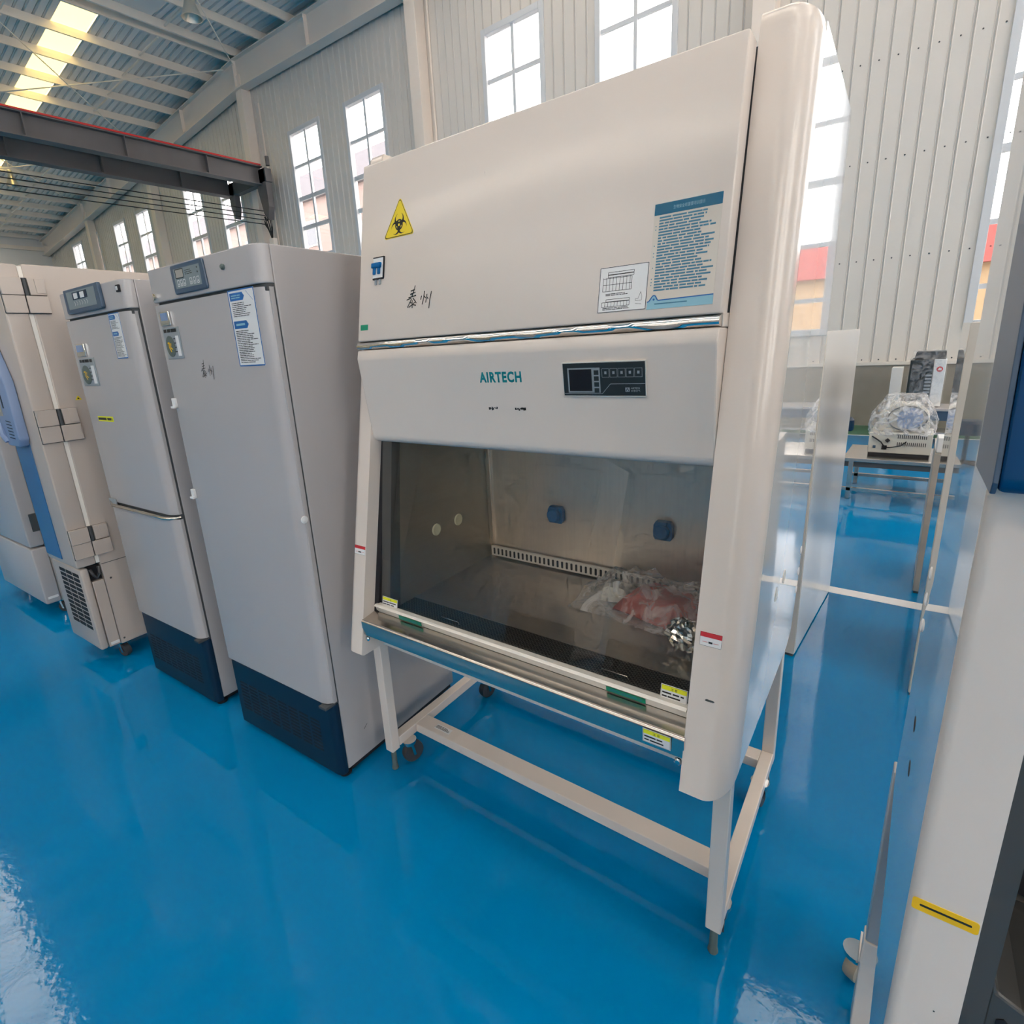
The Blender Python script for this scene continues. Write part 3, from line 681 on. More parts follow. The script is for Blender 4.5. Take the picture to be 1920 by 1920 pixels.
# sash, its rail and the stainless armrest
yg = lambda z: -0.030+(z-0.778)*0.206
part('sash_glass', MB().prism([(yg(0.772), 0.772), (yg(1.345), 1.345), (yg(1.345)+0.006, 1.345), (yg(0.772)+0.006, 0.772)], 'x', 0.105, 1.186), M_sash, bsc, smooth=False, label='tinted sliding glass sash')
for x0, x1 in ((0.088, 0.108), (1.184, 1.188)):
    part('sash_track', MB().prism([(py(0.70)+0.05, 0.70), (py(1.36)+0.05, 1.36), (py(1.36)+0.075, 1.36), (py(0.70)+0.075, 0.70)], 'x', x0, x1), M_slot, bsc, smooth=False)
    part('pillar_inner_face', MB().prism([(py(0.62)+0.004, 0.62), (py(1.36)+0.004, 1.36), (py(1.36)+0.10, 1.36), (py(0.62)+0.10, 0.62)], 'x', *((XI0-0.02, XI0-0.0005) if x0 < 0.5 else (XI1+0.0005, XI1+0.02))), M_white, bsc, smooth=False)
part('sash_rail', MB().prism([(-0.044, 0.7795), (-0.052, 0.774), (-0.044, 0.770), (-0.040, 0.750), (-0.028, 0.750), (-0.026, 0.7795)], 'x', 0.100, 1.178), M_alu, bsc, bev=0.0012)
tr = [(-0.030, 0.752), (-0.045, 0.7475), (-0.092, 0.7395)]+arc(-0.092, 0.7315, 0.010, 0.008, 90, 180, 5)+[(-0.099, 0.684), (-0.088, 0.676), (-0.02, 0.676), (-0.02, 0.752)]
part('armrest', MB().prism(tr, 'x', 0.086, 1.190), M_steel, bsc, angle=50, label='brushed stainless armrest along the opening')
for x in (0.100, 1.176):
    part('armrest_screw', MB().lathe([(0.009, 0), (0.009, 0.005), (0.006, 0.008)], (x, -0.092, 0.668), (0, -1, 0), 14), M_chrome, bsc)
RF = FR((0, -0.0425, 0.750), (1, 0, 0), (0, -0.004, 0.02))
for u0, u1 in ((0.217, 0.320), (0.973, 1.077)):
    e = MB(); RF.rect(e, u0, 0.003, u1, 0.0175, 0.0, 0.0012); g_ = part('green_label', e, M_greens, bsc, smooth=False)
    e = MB(); RF.lines(e, u0+0.008, 0.006, u1-0.008, 0.0145, 1, 0.0016, rnd, 0.8, 0.05); part('label_print', e, M_teal, g_, smooth=False)
GF = FR((0, yg(0.778)-0.0005, 0.778), (1, 0, 0), (0, 0.206, 1))
TF = FR((0, -0.1022, 0.684), (1, 0, 0), (0, -0.003, 0.0475))
def caution(fr, u0, v0, u1, v1, name='caution_label'):
    e = MB(); fr.rect(e, u0, v0, u1, v1, 0, 0.0006); a = part(name, e, M_paper, bsc, smooth=False)
    h = v1-v0
    e = MB(); fr.rect(e, u0+0.002, v1-0.36*h, u1-0.002, v1-0.05*h, 0.0006, 0.0009); part('label_heading', e, M_yellow2, a, smooth=False)
    e = MB(); fr.outline(e, u0+0.0015, v0+0.0015, u1-0.0015, v1-0.0015, 0.0006, 0.001); fr.lines(e, u0+0.004, v0+0.10*h, u1-0.004, v1-0.42*h, 2, 0.001, rnd, 0.45, 0.3)
    fr.text(e, '注 意', (u0+u1)/2, v1-0.30*h, 0.20*h, 0.0012, align='CENTER'); part('label_print', e, M_ink, a, smooth=False)
caution(GF, 0.122, -0.002, 0.196, 0.030)
caution(GF, 1.108, -0.002, 1.172, 0.034)
caution(TF, 1.094, 0.012, 1.161, 0.050)
# stickers on the pillars
PF = FR((0, py(0.62), 0.62), (1, 0, 0), (0, 0.206, 1))
for u0, u1 in ((1.1985, 1.245), (0.031, 0.085)):
    e = MB(); PF.rect(e, u0, 0.345, u1, 0.376, 0.0, 0.0007); a = part('pillar_label', e, M_paper, bsc, smooth=False, label='small white and red label')
    e = MB(); PF.rect(e, u0, 0.365, u1, 0.376, 0.0007, 0.001); PF.quad(e, u0+0.006, 0.3535, u0+0.017, 0.3545, 0.001); PF.quad(e, u1-0.017, 0.3535, u1-0.006, 0.3545, 0.001); part('label_heading', e, M_reds, a, smooth=False)
    e = MB(); PF.lines(e, u0+0.019, 0.351, u1-0.019, 0.357, 1, 0.001, rnd, 0.7, 0.05); PF.outline(e, u0+0.0004, 0.3454, u1-0.0004, 0.3756, 0.0005, 0.0012); part('label_print', e, M_ink, a, smooth=False)
e = MB(); rnd2 = random.Random(9)
for k in range(8): PF.plate(e, [(1.226+0.002*k+rnd2.uniform(-.001, .001)+0.0028*math.cos(a*PI/4), 0.224+rnd2.uniform(-.0008, .0008)+0.0022*math.sin(a*PI/4)) for a in range(8)], -0.0005, 0.0007+0.00002*k)
part('paint_chip', e, M_greydark, bsc, smooth=False)
# plugs on the right-hand side panel
for y_, z_ in ((0.465, 0.940), (0.343, 0.935)):
    part('hole_plug', MB().lathe([(0.020, 0.0), (0.020, 0.0008), (0.017, 0.0016), (0.015, 0.0008), (0.004, 0.0008)], (X1, y_, z_), (1, 0, 0), 20), M_alu, bsc)
for y_, z_ in ((0.822, 0.903), (0.812, 0.829), (0.795, 0.770)):
    part('hole_plug', MB().lathe([(0.014, 0.0), (0.014, 0.0008), (0.008, 0.002)], (X1, y_-0.012, z_), (1, 0, 0), 16), M_paper, bsc)
# work chamber
part('work_floor', B(0.135, 1.172, 0.10, 0.575, 0.745, 0.757), M_steeld, bsc, bev=0.002)
part('front_grille', B(0.135, 1.172, -0.022, 0.099, 0.744, 0.756), M_perf, bsc, smooth=False, label='dark perforated intake grille')
for u in ((0.345, 0.425), (0.925, 1.005)):
    part('grille_handle', MB().tube([(u[0], 0.022, 0.757), (u[0]+0.004, 0.022, 0.765), (u[1]-0.004, 0.022, 0.765), (u[1], 0.022, 0.757)], 0.0016, 6), M_chrome, bsc)
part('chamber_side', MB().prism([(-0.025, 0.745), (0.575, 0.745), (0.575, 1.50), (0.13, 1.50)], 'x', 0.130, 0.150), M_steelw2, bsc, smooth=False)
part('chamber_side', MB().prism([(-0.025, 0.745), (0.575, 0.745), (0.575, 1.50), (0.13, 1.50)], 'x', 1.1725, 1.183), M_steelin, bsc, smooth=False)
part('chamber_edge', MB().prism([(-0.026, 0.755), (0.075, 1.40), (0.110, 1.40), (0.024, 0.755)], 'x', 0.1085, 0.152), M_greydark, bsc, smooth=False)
part('chamber_back', B(0.150, 1.172, 0.575, 0.590, 0.745, 1.50), M_steelin, bsc)
part('chamber_top', B(0.13, 1.183, 0.12, 0.60, 1.50, 1.515), M_steelin, bsc)
part('chamber_corner_post', B(0.150, 0.172, 0.563, 0.575, 0.81, 1.50), M_steel, bsc, bev=0.002)
vs_ = part('back_vent_strip', B(0.165, 1.17, 0.556, 0.566, 0.765, 0.808), M_alu, bsc, bev=0.001)
e = MB(); k = 0; u = 0.176
while u < 1.155:
    e.prism([(u, 0.774), (u+0.0045, 0.7715), (u+0.009, 0.774), (u+0.009, 0.798), (u+0.0045, 0.8005), (u, 0.798)], 'y', 0.5552, 0.5565); u += 0.0205
part('vent_slots', e, M_slot, vs_, smooth=False, kind='stuff')
for x_ in (0.484, 0.902):
    a = part('power_socket', MB().prism([(x_-0.026, 0.955), (x_+0.026, 0.955), (x_+0.033, 0.966), (x_+0.033, 1.006), (x_+0.024, 1.022), (x_-0.024, 1.022), (x_-0.033, 1.006), (x_-0.033, 0.966)], 'y', 0.552, 0.575), M_socket, bsc, bev=0.003, label='blue flap-covered power socket')
    part('socket_flap', MB().lathe([(0.027, 0), (0.027, 0.012), (0.022, 0.016), (0.004, 0.017)], (x_-0.002, 0.552, 0.988), (0, -1, 0), 20), M_socket, a)
    part('flap_hinge', B(x_-0.016, x_+0.016, 0.542, 0.552, 1.012, 1.024), M_socket, a, bev=0.002)
for y_, z_ in ((0.243, 0.973), (0.371, 0.975)):
    part('wall_cap', MB().lathe([(0.023, 0), (0.023, 0.003), (0.019, 0.005), (0.017, 0.004), (0.002, 0.004)], (0.150, y_, z_), (1, 0, 0), 24), M_cream, bsc, label='round cream cap on the chamber wall')
# stand
LW = 0.04; YBK = 0.716
for x0 in (0.0, 1.2364):
    for y0 in (0.0, YBK):
        part('stand_leg', B(x0, x0+LW, y0, y0+LW, 0.093, 0.625), M_white, bsc, bev=0.003)
        part('levelling_foot', MB().lathe([(0.012, 0.0), (0.014, 0.004), (0.011, 0.02), (0.010, 0.095)], (x0+LW/2, y0+LW/2, 0.0), (0, 0, 1), 14), M_foot, bsc)
    part('side_rail', B(x0, x0+LW, LW, YBK, 0.102, 0.142), M_white, bsc, bev=0.003)
    part('top_rail', B(x0, x0+LW, LW, YBK, 0.585, 0.624), M_white, bsc, bev=0.003)
part('cross_rail', B(LW, 1.2364, 0.135, 0.205, 0.104, 0.142), M_white, bsc, bev=0.003)
part('cross_rail', B(LW, 1.2364, 0.655, 0.715, 0.104, 0.142), M_white, bsc, bev=0.003)
part('cross_rail', B(LW, 1.2364, 0.0, 0.04, 0.585, 0.624), M_white, bsc, bev=0.003)
SF = FR((0.121, 0.158, 0.1421), (1, 0, 0), (0, 1, 0))
e = MB(); SF.rect(e, 0, 0, 0.078, 0.026, 0, 0.0006); a = part('rail_label', e, M_paper, bsc, smooth=False)
e = MB(); SF.lines(e, 0.004, 0.004, 0.074, 0.022, 4, 0.001, rnd, 0.5, 0.4); part('label_print', e, M_ink, a, smooth=False)
def caster(par, x, y, ztop, r, ang=0.3, wheelm=None):
    d = Vector((math.sin(ang), math.cos(ang), 0)); a = Vector((d.y, -d.x, 0)); ctr = Vector((x, y, r))+d*0.012
    wc = part('caster', MB().lathe([(r*0.55, -0.015), (r*0.96, -0.014), (r, -0.008), (r, 0.008), (r*0.96, 0.014), (r*0.55, 0.015)], ctr, a, 24), wheelm or M_wheel, par, label='swivel caster wheel')
    f = MB()
    for s in (-1, 1):
        p = ctr+a*0.019*s
        q = Vector((x, y, ztop-0.012))+a*0.019*s
        f.loft([[tuple(c+d*w_+a*t*s) for w_, t in ((-0.006, 0), (0.006, 0), (0.006, 0.003), (-0.006, 0.003))] for c in (p-Vector((0, 0, 0.010)), q)])
    part('fork', f, M_chrome, wc, bev=0.001)
    part('swivel', MB().lathe([(0.010, -0.03), (0.027, -0.018), (0.030, -0.008), (0.030, 0.0)], (x, y, ztop), (0, 0, 1), 18), M_chrome, wc)
    part('hub', MB().lathe([(r*0.3, -0.017), (r*0.3, 0.017)], ctr, a, 16), M_wheel, wc)
for x_, y_, a_ in ((0.045, 0.085, 0.25), (0.055, 0.585, 0.15), (1.253, 0.090, -0.2), (1.256, 0.600, 0.1)):
    caster(bsc, x_, y_, 0.104, 0.044, a_)

# contents of the cabinet
def blob(name, rings, seed, amp, freq=6.0):
    pass
bag = thing('packaged_bag', 'clear plastic bag with red contents lying inside the cabinet chamber', 'bag', (0.93, 0.42, 0.757))
rr = random.Random(11)
def pillow(cx, cy, z0, lx, ly, h, nx, ny, seed, rough=0.012, ang=0.0):
    r_ = random.Random(seed); mb = MB(); G = [[0]*(ny+1) for _ in range(nx+1)]; vs = []
    def add(top):
        base = len(vs)
        for i in range(nx+1):
            for j in range(ny+1):
                u, v = i/nx*2-1, j/ny*2-1
                k = max(0, (1-u**4))*max(0, (1-v**4))
                zz = z0+ (h*(k**0.7)*(0.75+0.5*r_.random()) + r_.uniform(0, rough) if top else 0.0005)
                x, y = lx*u/2+r_.uniform(-rough, rough)*0.5, ly*v/2+r_.uniform(-rough, rough)*0.5
                vs.append((cx+x*math.cos(ang)-y*math.sin(ang), cy+x*math.sin(ang)+y*math.cos(ang), zz))
        return base
    b0 = add(True); b1 = add(False); fs = []
    for i in range(nx):
        for j in range(ny):
            a = i*(ny+1)+j; fs.append((a, a+1, a+ny+2, a+ny+1)); fs.append((b1+a, b1+a+ny+1, b1+a+ny+2, b1+a+1))
    per = [(i, 0) for i in range(nx)]+[(nx, j) for j in range(ny)]+[(i, ny) for i in range(nx, 0, -1)]+[(0, j) for j in range(ny, 0, -1)]
    for k in range(len(per)):
        a = per[k][0]*(ny+1)+per[k][1]; q = per[(k+1) % len(per)]; b = q[0]*(ny+1)+q[1]; fs.append((a, b1+a, b1+b, b))
    return mb.add(vs, fs)
part('packet', pillow(0.975, 0.430, 0.7575, 0.30, 0.20, 0.060, 10, 8, 1, 0.006, -0.25), M_redcloth, bag, label='red packet inside the bag')
part('packet', pillow(0.775, 0.475, 0.7575, 0.11, 0.13, 0.045, 6, 6, 2, 0.006, 0.1), M_inst, bag, label='pale packet inside the bag')
part('film', pillow(0.915, 0.425, 0.7575, 0.47, 0.27, 0.090, 16, 12, 4, 0.014, -0.10), M_bag, bag, label='crinkled clear plastic film')
foil = MB(); r_ = random.Random(21); rings = []
for i in range(17):
    t = i/16*PI; ring = []
    for j in range(26):
        rad = 0.050*(1+r_.uniform(-0.13, 0.13)); a_ = j*2*PI/26
        ring.append((1.085+rad*math.sin(t)*math.cos(a_)*1.05, 0.232+rad*math.sin(t)*math.sin(a_)*0.85, 0.757+0.0515+rad*0.88*math.cos(t)*(1 if 0 < i < 16 else 0.9)))
    rings.append(ring)
foil.loft(rings)
solid('foil_parcel', foil, M_foil, 'crumpled aluminium foil parcel at the chamber right side', 'foil', (1.085, 0.232, 0.757), smooth=False)

# ================================================================== UPRIGHT FREEZERS (row frame, turned by FYAW)
FYAW = 0.0337
def rrect(u0, v0, u1, v1, r):
    return arc(u1-r, v1-r, r, r, 0, 90, 4)+arc(u0+r, v1-r, r, r, 90, 180, 4)+arc(u0+r, v0+r, r, r, 180, 270, 4)+arc(u1-r, v0+r, r, r, 270, 360, 4)
def rprofile(xl, xr, yf, yb, r=0.05, rl=0.012):
    return arc(xl+rl, yf+rl, rl, rl, 180, 270, 3)+arc(xr-r, yf+r*0.75, r, r*0.75, -90, 0, 8)+[(xr, yb), (xl, yb)]
def info_sticker(t, fr, u0, v0, u1, v1, big=True):
    e = MB(); fr.rect(e, u0, v0, u1, v1, 0, 0.0006); a = part('info_sticker', e, M_paper, t, smooth=False, label='white instruction sticker with blue headings')
    W_, H_ = u1-u0, v1-v0
    e = MB(); fr.outline(e, u0+0.0015, v0+0.0015, u1-0.0015, v1-0.0015, 0.004, 0.0009)
    for vv in (0.86, 0.50):
        fr.plate(e, [(u0+0.06*W_, v0+vv*H_), (u0+0.55*W_, v0+vv*H_), (u0+0.62*W_, v0+(vv+0.05)*H_), (u0+0.55*W_, v0+(vv+0.10)*H_), (u0+0.06*W_, v0+(vv+0.10)*H_)], 0.0006, 0.0009)
    fr.stroke(e, [(u0+0.70*W_, v0+0.97*H_), (u0+0.93*W_, v0+0.84*H_)], 0.0012, 0.0009)
    part('sticker_headings', e, M_bluep, a, smooth=False)
    e = MB(); r_ = random.Random(int(1000*u0))
    fr.lines(e, u0+0.10*W_, v0+0.65*H_, u1-0.12*W_, v0+0.84*H_, 8, 0.0009, r_, 0.4, 0.5); fr.lines(e, u0+0.08*W_, v0+0.04*H_, u1-0.10*W_, v0+0.48*H_, 19, 0.0009, r_, 0.42, 0.45)
    part('sticker_print', e, M_ink, a, smooth=False, kind='stuff')
    e = MB(); fr.lines(e, u0+0.14*W_, v0+0.525*H_, u0+0.5*W_, v0+0.58*H_, 1, 0.0012, r_, 0.5, 0.1); fr.lines(e, u0+0.12*W_, v0+0.88*H_, u0+0.48*W_, v0+0.94*H_, 2, 0.0012, r_, 0.45, 0.1); part('heading_print', e, M_lblue, a, smooth=False)
def badge(t, fr, u, v, w, h):
    e = MB(); fr.rect(e, u, v, u+w, v+h, 0, 0.004); a = part('record_plate', e, M_line2, t, bev=0.001, label='grey record plate with a round dark emblem and paper slip')
    e = MB(); fr.plate(e, [(u+0.36*w+0.27*w*math.cos(q), v+0.40*h+0.34*h*math.sin(q)) for q in [2*PI*i/20 for i in range(20)]], 0.004, 0.006); part('emblem', e, M_foot, a, smooth=False)
    e = MB(); fr.stroke(e, [(u+0.22*w, v+0.50*h), (u+0.34*w, v+0.52*h), (u+0.27*w, v+0.40*h), (u+0.38*w, v+0.22*h)], 0.006, 0.0064); fr.stroke(e, [(u+0.42*w, v+0.5*h), (u+0.36*w, v+0.36*h), (u+0.48*w, v+0.3*h)], 0.005, 0.0064); part('emblem_mark', e, M_yellow3, a, smooth=False)
    e = MB(); fr.rect(e, u+0.74*w, v+0.08*h, u+0.93*w, v+0.72*h, 0.004, 0.0048); part('paper_slip', e, M_paper, a, smooth=False)
    e = MB(); fr.lines(e, u+0.08*w, v+0.83*h, u+0.92*w, v+0.96*h, 1, 0.0045, random.Random(4), 0.8, 0.05); fr.lines(e, u+0.60*w, v+0.15*h, u+0.73*w, v+0.70*h, 4, 0.0045, random.Random(4), 0.25, 0.1); part('plate_print', e, M_ink, a, smooth=False, kind='stuff')
    e = MB(); fr.rect(e, u+0.02*w, v+1.06*h, u+0.62*w, v+1.50*h, 0, 0.006); b_ = part('hologram_box', e, M_chrome, t, bev=0.0015, label='small shiny clear box')
    e = MB(); fr.rect(e, u+0.10*w, v+1.22*h, u+0.54*w, v+1.46*h, 0.006, 0.0065); part('box_print', e, M_lilac, b_, smooth=False)

def freezer(name, label, xl, xr, yf, ys, depth, H, hz, bz, doors, z0=0.035):
    t = thing(name, label, 'freezer', ((xl+xr)/2, ys+depth/2, 0), FYAW, group='white upright medical freezers')
    part('body', B(xl, xr, ys, ys+depth, z0, H), M_fr, t, bev=0.004)
    part('header', MB().prism(rprofile(xl, xr, yf, ys-0.001), 'z', hz, H), M_fr, t, bev=0.004, angle=30)
    part('gasket', MB().prism(rprofile(xl+0.006, xr-0.003, yf+0.014, ys-0.0005, 0.04), 'z', bz-0.01, hz+0.002), M_gask, t, smooth=False)
    for (a, b) in doors:
        part('door', MB().prism(rprofile(xl, xr, yf, ys-0.022), 'z', a, b), M_fr, t, bev=0.004, angle=30)
    base = part('plinth', MB().prism(rprofile(xl+0.004, xr-0.001, yf+0.008, ys-0.001, 0.03), 'z', 0.022, bz-0.012), M_navy, t, bev=0.003, angle=30, label='dark navy louvred plinth')
    fr = FR((xl, yf+0.008, 0), (1, 0, 0), (0, 0, 1))
    e = MB(); W_ = xr-xl; n = 8
    for k in range(n):
        u = 0.05+(W_-0.13)*k/n
        for q in range(9): fr.rect(e, u, 0.105+q*0.0165, u+(W_-0.13)/n*0.80, 0.1125+q*0.0165, -0.002, 0.0008)
    part('louvres', e, M_slot, base, smooth=False, kind='stuff')
    part('hinge', B(xr-0.045, xr-0.004, ys-0.06, ys-0.012, bz-0.014, bz-0.002), M_gask, t, bev=0.002)
    part('hinge', B(xr-0.035, xr-0.002, ys-0.03, ys-0.002, hz-0.022, hz-0.001), M_gask, t, bev=0.002)
    part('underframe', B(xl+0.02, xr-0.004, ys+0.02, ys+depth-0.02, 0.018, z0), M_slot, t)
    for x_ in (xl+0.06, xr-0.045):
        for y_ in (yf+0.05, ys+depth-0.08):
            part('foot', MB().lathe([(0.024, 0.0), (0.026, 0.006), (0.026, 0.014), (0.014, 0.018), (0.013, 0.056)], (x_+ (0.012 if x_ > (xl+xr)/2 else 0), y_, 0), (0, 0, 1), 16), M_slot, t)
    return t, FR((xl, yf, 0), (1, 0, 0), (0, 0, 1))

# nearest freezer, one tall door
F3L, F3R = -0.800, -0.106
t3, f3 = freezer('upright_freezer', 'single-door white upright freezer next to the safety cabinet', F3L, F3R, -0.152, -0.108, 0.668, 1.962, 1.848, 0.352, [(0.352, 1.838)])
u = lambda x: x-F3L
e = MB(); f3.plate(e, [(u(-0.612), 1.868), (u(-0.606), 1.860), (u(-0.402), 1.862), (u(-0.398), 1.870), (u(-0.404), 1.952), (u(-0.410), 1.957), (u(-0.612), 1.955), (u(-0.616), 1.948)], 0, 0.008)
cpl = part('control_bezel', e, M_bezel, t3, bev=0.003, label='slate blue control panel')
e = MB(); f3.rect(e, u(-0.594), 1.877, u(-0.424), 1.941, 0.008, 0.0088); part('control_film', e, M_panelg, cpl, smooth=False)
e = MB(); f3.rect(e, u(-0.580), 1.912, u(-0.532), 1.936, 0.0088, 0.0095); part('display', e, M_taupe, cpl, smooth=False)
e = MB(); f3.outline(e, u(-0.582), 1.910, u(-0.530), 1.938, 0.0025, 0.0098); f3.quad(e, u(-0.442), 1.929, u(-0.437), 1.934, 0.0092); f3.quad(e, u(-0.442), 1.915, u(-0.437), 1.920, 0.0092); f3.lines(e, u(-0.52), 1.915, u(-0.46), 1.933, 3, 0.0092, random.Random(2), 0.25, 0.4); part('display_frame', e, M_dark, cpl, smooth=False)
for k, x_ in enumerate((-0.578, -0.558, -0.538, -0.495, -0.472, -0.449)):
    e = MB(); f3.outline(e, u(x_), 1.884, u(x_)+0.013, 1.903, 0.0022, 0.0092); f3.quad(e, u(x_)+0.004, 1.888, u(x_)+0.009, 1.893, 0.0092); part('key', e, M_paper, cpl, smooth=False)
part('indicator_plug', MB().lathe([(0.009, 0), (0.009, 0.006), (0.005, 0.010)], (-0.298, -0.152, 1.915), (0, -1, 0), 12), M_foot, t3)
part('door_lock', MB().lathe([(0.013, 0), (0.013, 0.004), (0.006, 0.006)], (F3R-0.0005, -0.135, 1.087), (1, 0, 0), 16), M_paper, t3, label='small round white lock')
part('emblem_badge', MB().plate if False else MB().lathe([(0.012, 0), (0.012, 0.004), (0.004, 0.006)], (-0.775, -0.152, 1.868), (0, -1, 0), 12), M_chrome, t3)
info_sticker(t3, f3, u(-0.300), 1.605, u(-0.156), 1.842)
badge(t3, f3, u(-0.765), 1.645, 0.115, 0.112)
e = MB()
for s_ in HAND: f3.stroke(e, [(u(-0.552)+(a-0.214)*0.85, 1.565+(b-0.079)*1.0) for a, b in s_], 0.0026, 0.0007)
part('handwriting', e, M_ink, t3, smooth=False, label='handwritten black characters')
for z_ in (1.478, 1.112):
    e = MB(); f3.rect(e, 0.004, z_-0.018, 0.026, z_+0.020, 0, 0.010); f3.rect(e, 0.0, z_-0.018, 0.026, z_-0.010, 0, 0.016); part('plastic_clip', e, M_paper, t3, bev=0.001)
e = MB(); sd = FR((F3R, -0.10, 0), (0, 1, 0), (0, 0, 1)); sd.stroke(e, [(0.09, 0.155), (0.108, 0.170)], 0.0025, 0.0006); part('scuff_mark', e, M_ink, t3, smooth=False)

# two-door freezer
F2L, F2R = -1.660, -1.020
t2, f2 = freezer('upright_freezer', 'two-door white upright freezer between the cream freezer and the single-door one', F2L, F2R, -0.150, -0.103, 0.66, 1.962, 1.852, 0.372, [(0.984, 1.842), (0.372, 0.962)])
u = lambda x: x-F2L
e = MB(); f2.plate(e, [(u(-1.560), 1.866), (u(-1.208), 1.866), (u(-1.202), 1.872), (u(-1.206), 1.968), (u(-1.562), 1.968), (u(-1.566), 1.872)], 0, 0.016)
cp2 = part('control_bezel', e, M_bezel, t2, bev=0.004, label='wide slate blue control panel')
e = MB(); f2.rect(e, u(-1.530), 1.884, u(-1.238), 1.956, 0.016, 0.0166); part('control_film', e, M_panelg, cp2, smooth=False)
e = MB(); f2.rect(e, u(-1.465), 1.920, u(-1.315), 1.950, 0.0166, 0.0175); part('display_surround', e, M_navy, cp2, smooth=False)
for x_ in (-1.452, -1.385): 
    e = MB(); f2.rect(e, u(x_), 1.923, u(x_)+0.042, 1.946, 0.0175, 0.018); part('display', e, M_paper, cp2, smooth=False)
for k in range(6):
    e = MB(); x_ = -1.46+0.026*k; f2.stroke(e, [(u(x_), 1.914), (u(x_)+0.010, 1.903), (u(x_)+0.002, 1.896)], 0.0022, 0.0172); part('key_mark', e, M_paper, cp2, smooth=False)
e = MB(); f2.rect(e, u(-1.073), 1.915, u(-1.048), 1.942, -0.004, 0.004); sw = part('rocker_switch', e, M_slot, t2, bev=0.001)
e = MB(); f2.rect(e, u(-1.067), 1.922, u(-1.056), 1.936, 0.004, 0.006); part('rocker', e, M_paper, sw)
info_sticker(t2, f2, u(-1.203), 1.662, u(-1.104), 1.843)
badge(t2, f2, u(-1.612), 1.552, 0.165, 0.125)
e = MB(); f2.rect(e, u(-1.560), 1.388, u(-1.395), 1.412, 0, 0.0006); yl = part('yellow_label', e, M_yellow2, t2, smooth=False, label='yellow strip label')
e = MB(); f2.lines(e, u(-1.555), 1.390, u(-1.40), 1.410, 1, 0.001, random.Random(6), 0.55, 0.05); part('label_print', e, M_ink, yl, smooth=False)
part('handle_channel', MB().prism(rprofile(F2L+0.002, F2R-0.004, -0.140, -0.105, 0.045), 'z', 0.964, 0.982), M_gask, t2, smooth=False)
hp_ = [(F2L+0.02, -0.152, 0.985)]+[(x_, -0.160, 0.968) for x_ in (F2L+0.04, -1.4, -1.2, F2R-0.075)]+[(F2R-0.045, -0.150, 0.967), (F2R-0.020, -0.132, 0.967), (F2R-0.010, -0.115, 0.968)]
part('handle_bar', MB().tube(hp_, 0.008, 8), M_steel, t2, label='stainless horizontal handle bar')
part('handle_plate', B(F2L+0.006, F2L+0.075, -0.158, -0.150, 0.962, 1.000), M_line2, t2, bev=0.002)

# freezers across the aisle behind the photographer, seen only mirrored in the sash
def across(label, xl, xr, yf):
    global FYAW
    keep = FYAW; FYAW = PI-0.02
    t, fr = freezer('upright_freezer', label, -xr, -xl, -yf, -yf+0.045, 0.66, 1.962, 1.848, 0.352, [(0.352, 1.838)])
    FYAW = keep
    e = MB(); fr.plate(e, rrect(0.20, 1.866, 0.44, 1.955, 0.006), 0, 0.008); b = part('control_bezel', e, M_bezel, t, bev=0.003)
    e = MB(); fr.rect(e, 0.22, 1.885, 0.34, 1.942, 0.008, 0.0088); part('display', e, M_paper, b, smooth=False)
    return t
across('white freezer across the aisle, mirrored in the left of the glass sash', -1.36, -0.62, -3.35)
across('white freezer across the aisle, mirrored in the right of the glass sash', -0.28, 0.46, -3.30)

# ---- tall cream freezer with side hinges
F1R, F1L = -1.950, -2.365
t1 = thing('deep_freezer', 'tall narrow cream freezer with exposed side hinges', 'freezer', ((F1L+F1R)/2, 0.15, 0), FYAW)
YS, YF1, H1 = -0.172, -0.282, 2.128
part('body', B(F1L, F1R, YS, 0.62, 0.10, H1), M_tan, t1, bev=0.006)
part('door', B(F1L, F1R, YF1, YS-0.016, 0.600, H1-0.002), M_tan, t1, bev=0.012, seg=3)
part('door_gasket', B(F1L+0.01, F1R-0.006, YS-0.017, YS, 0.605, H1-0.01), M_gaskw, t1)
part('compressor_front', B(F1L, F1R, YF1+0.01, YS-0.06, 0.105, 0.592), M_tan, t1, bev=0.014, seg=3)
part('compressor_cover', B(F1L+0.01, F1R-0.002, YS-0.058, YS-0.003, 0.107, 0.505), M_tan, t1, bev=0.003)
part('hose_recess', B(F1L+0.02, F1R-0.03, YS-0.062, YS-0.001, 0.506, 0.59), M_slot, t1)
part('hose', MB().tube([(F1R-0.02, YS-0.05, 0.575), (F1R-0.008, YS-0.045, 0.545), (F1R-0.010, YS-0.030, 0.520), (F1R-0.008, YS-0.012, 0.545), (F1R-0.02, YS-0.008, 0.58)], 0.009, 8), M_wheel, t1)
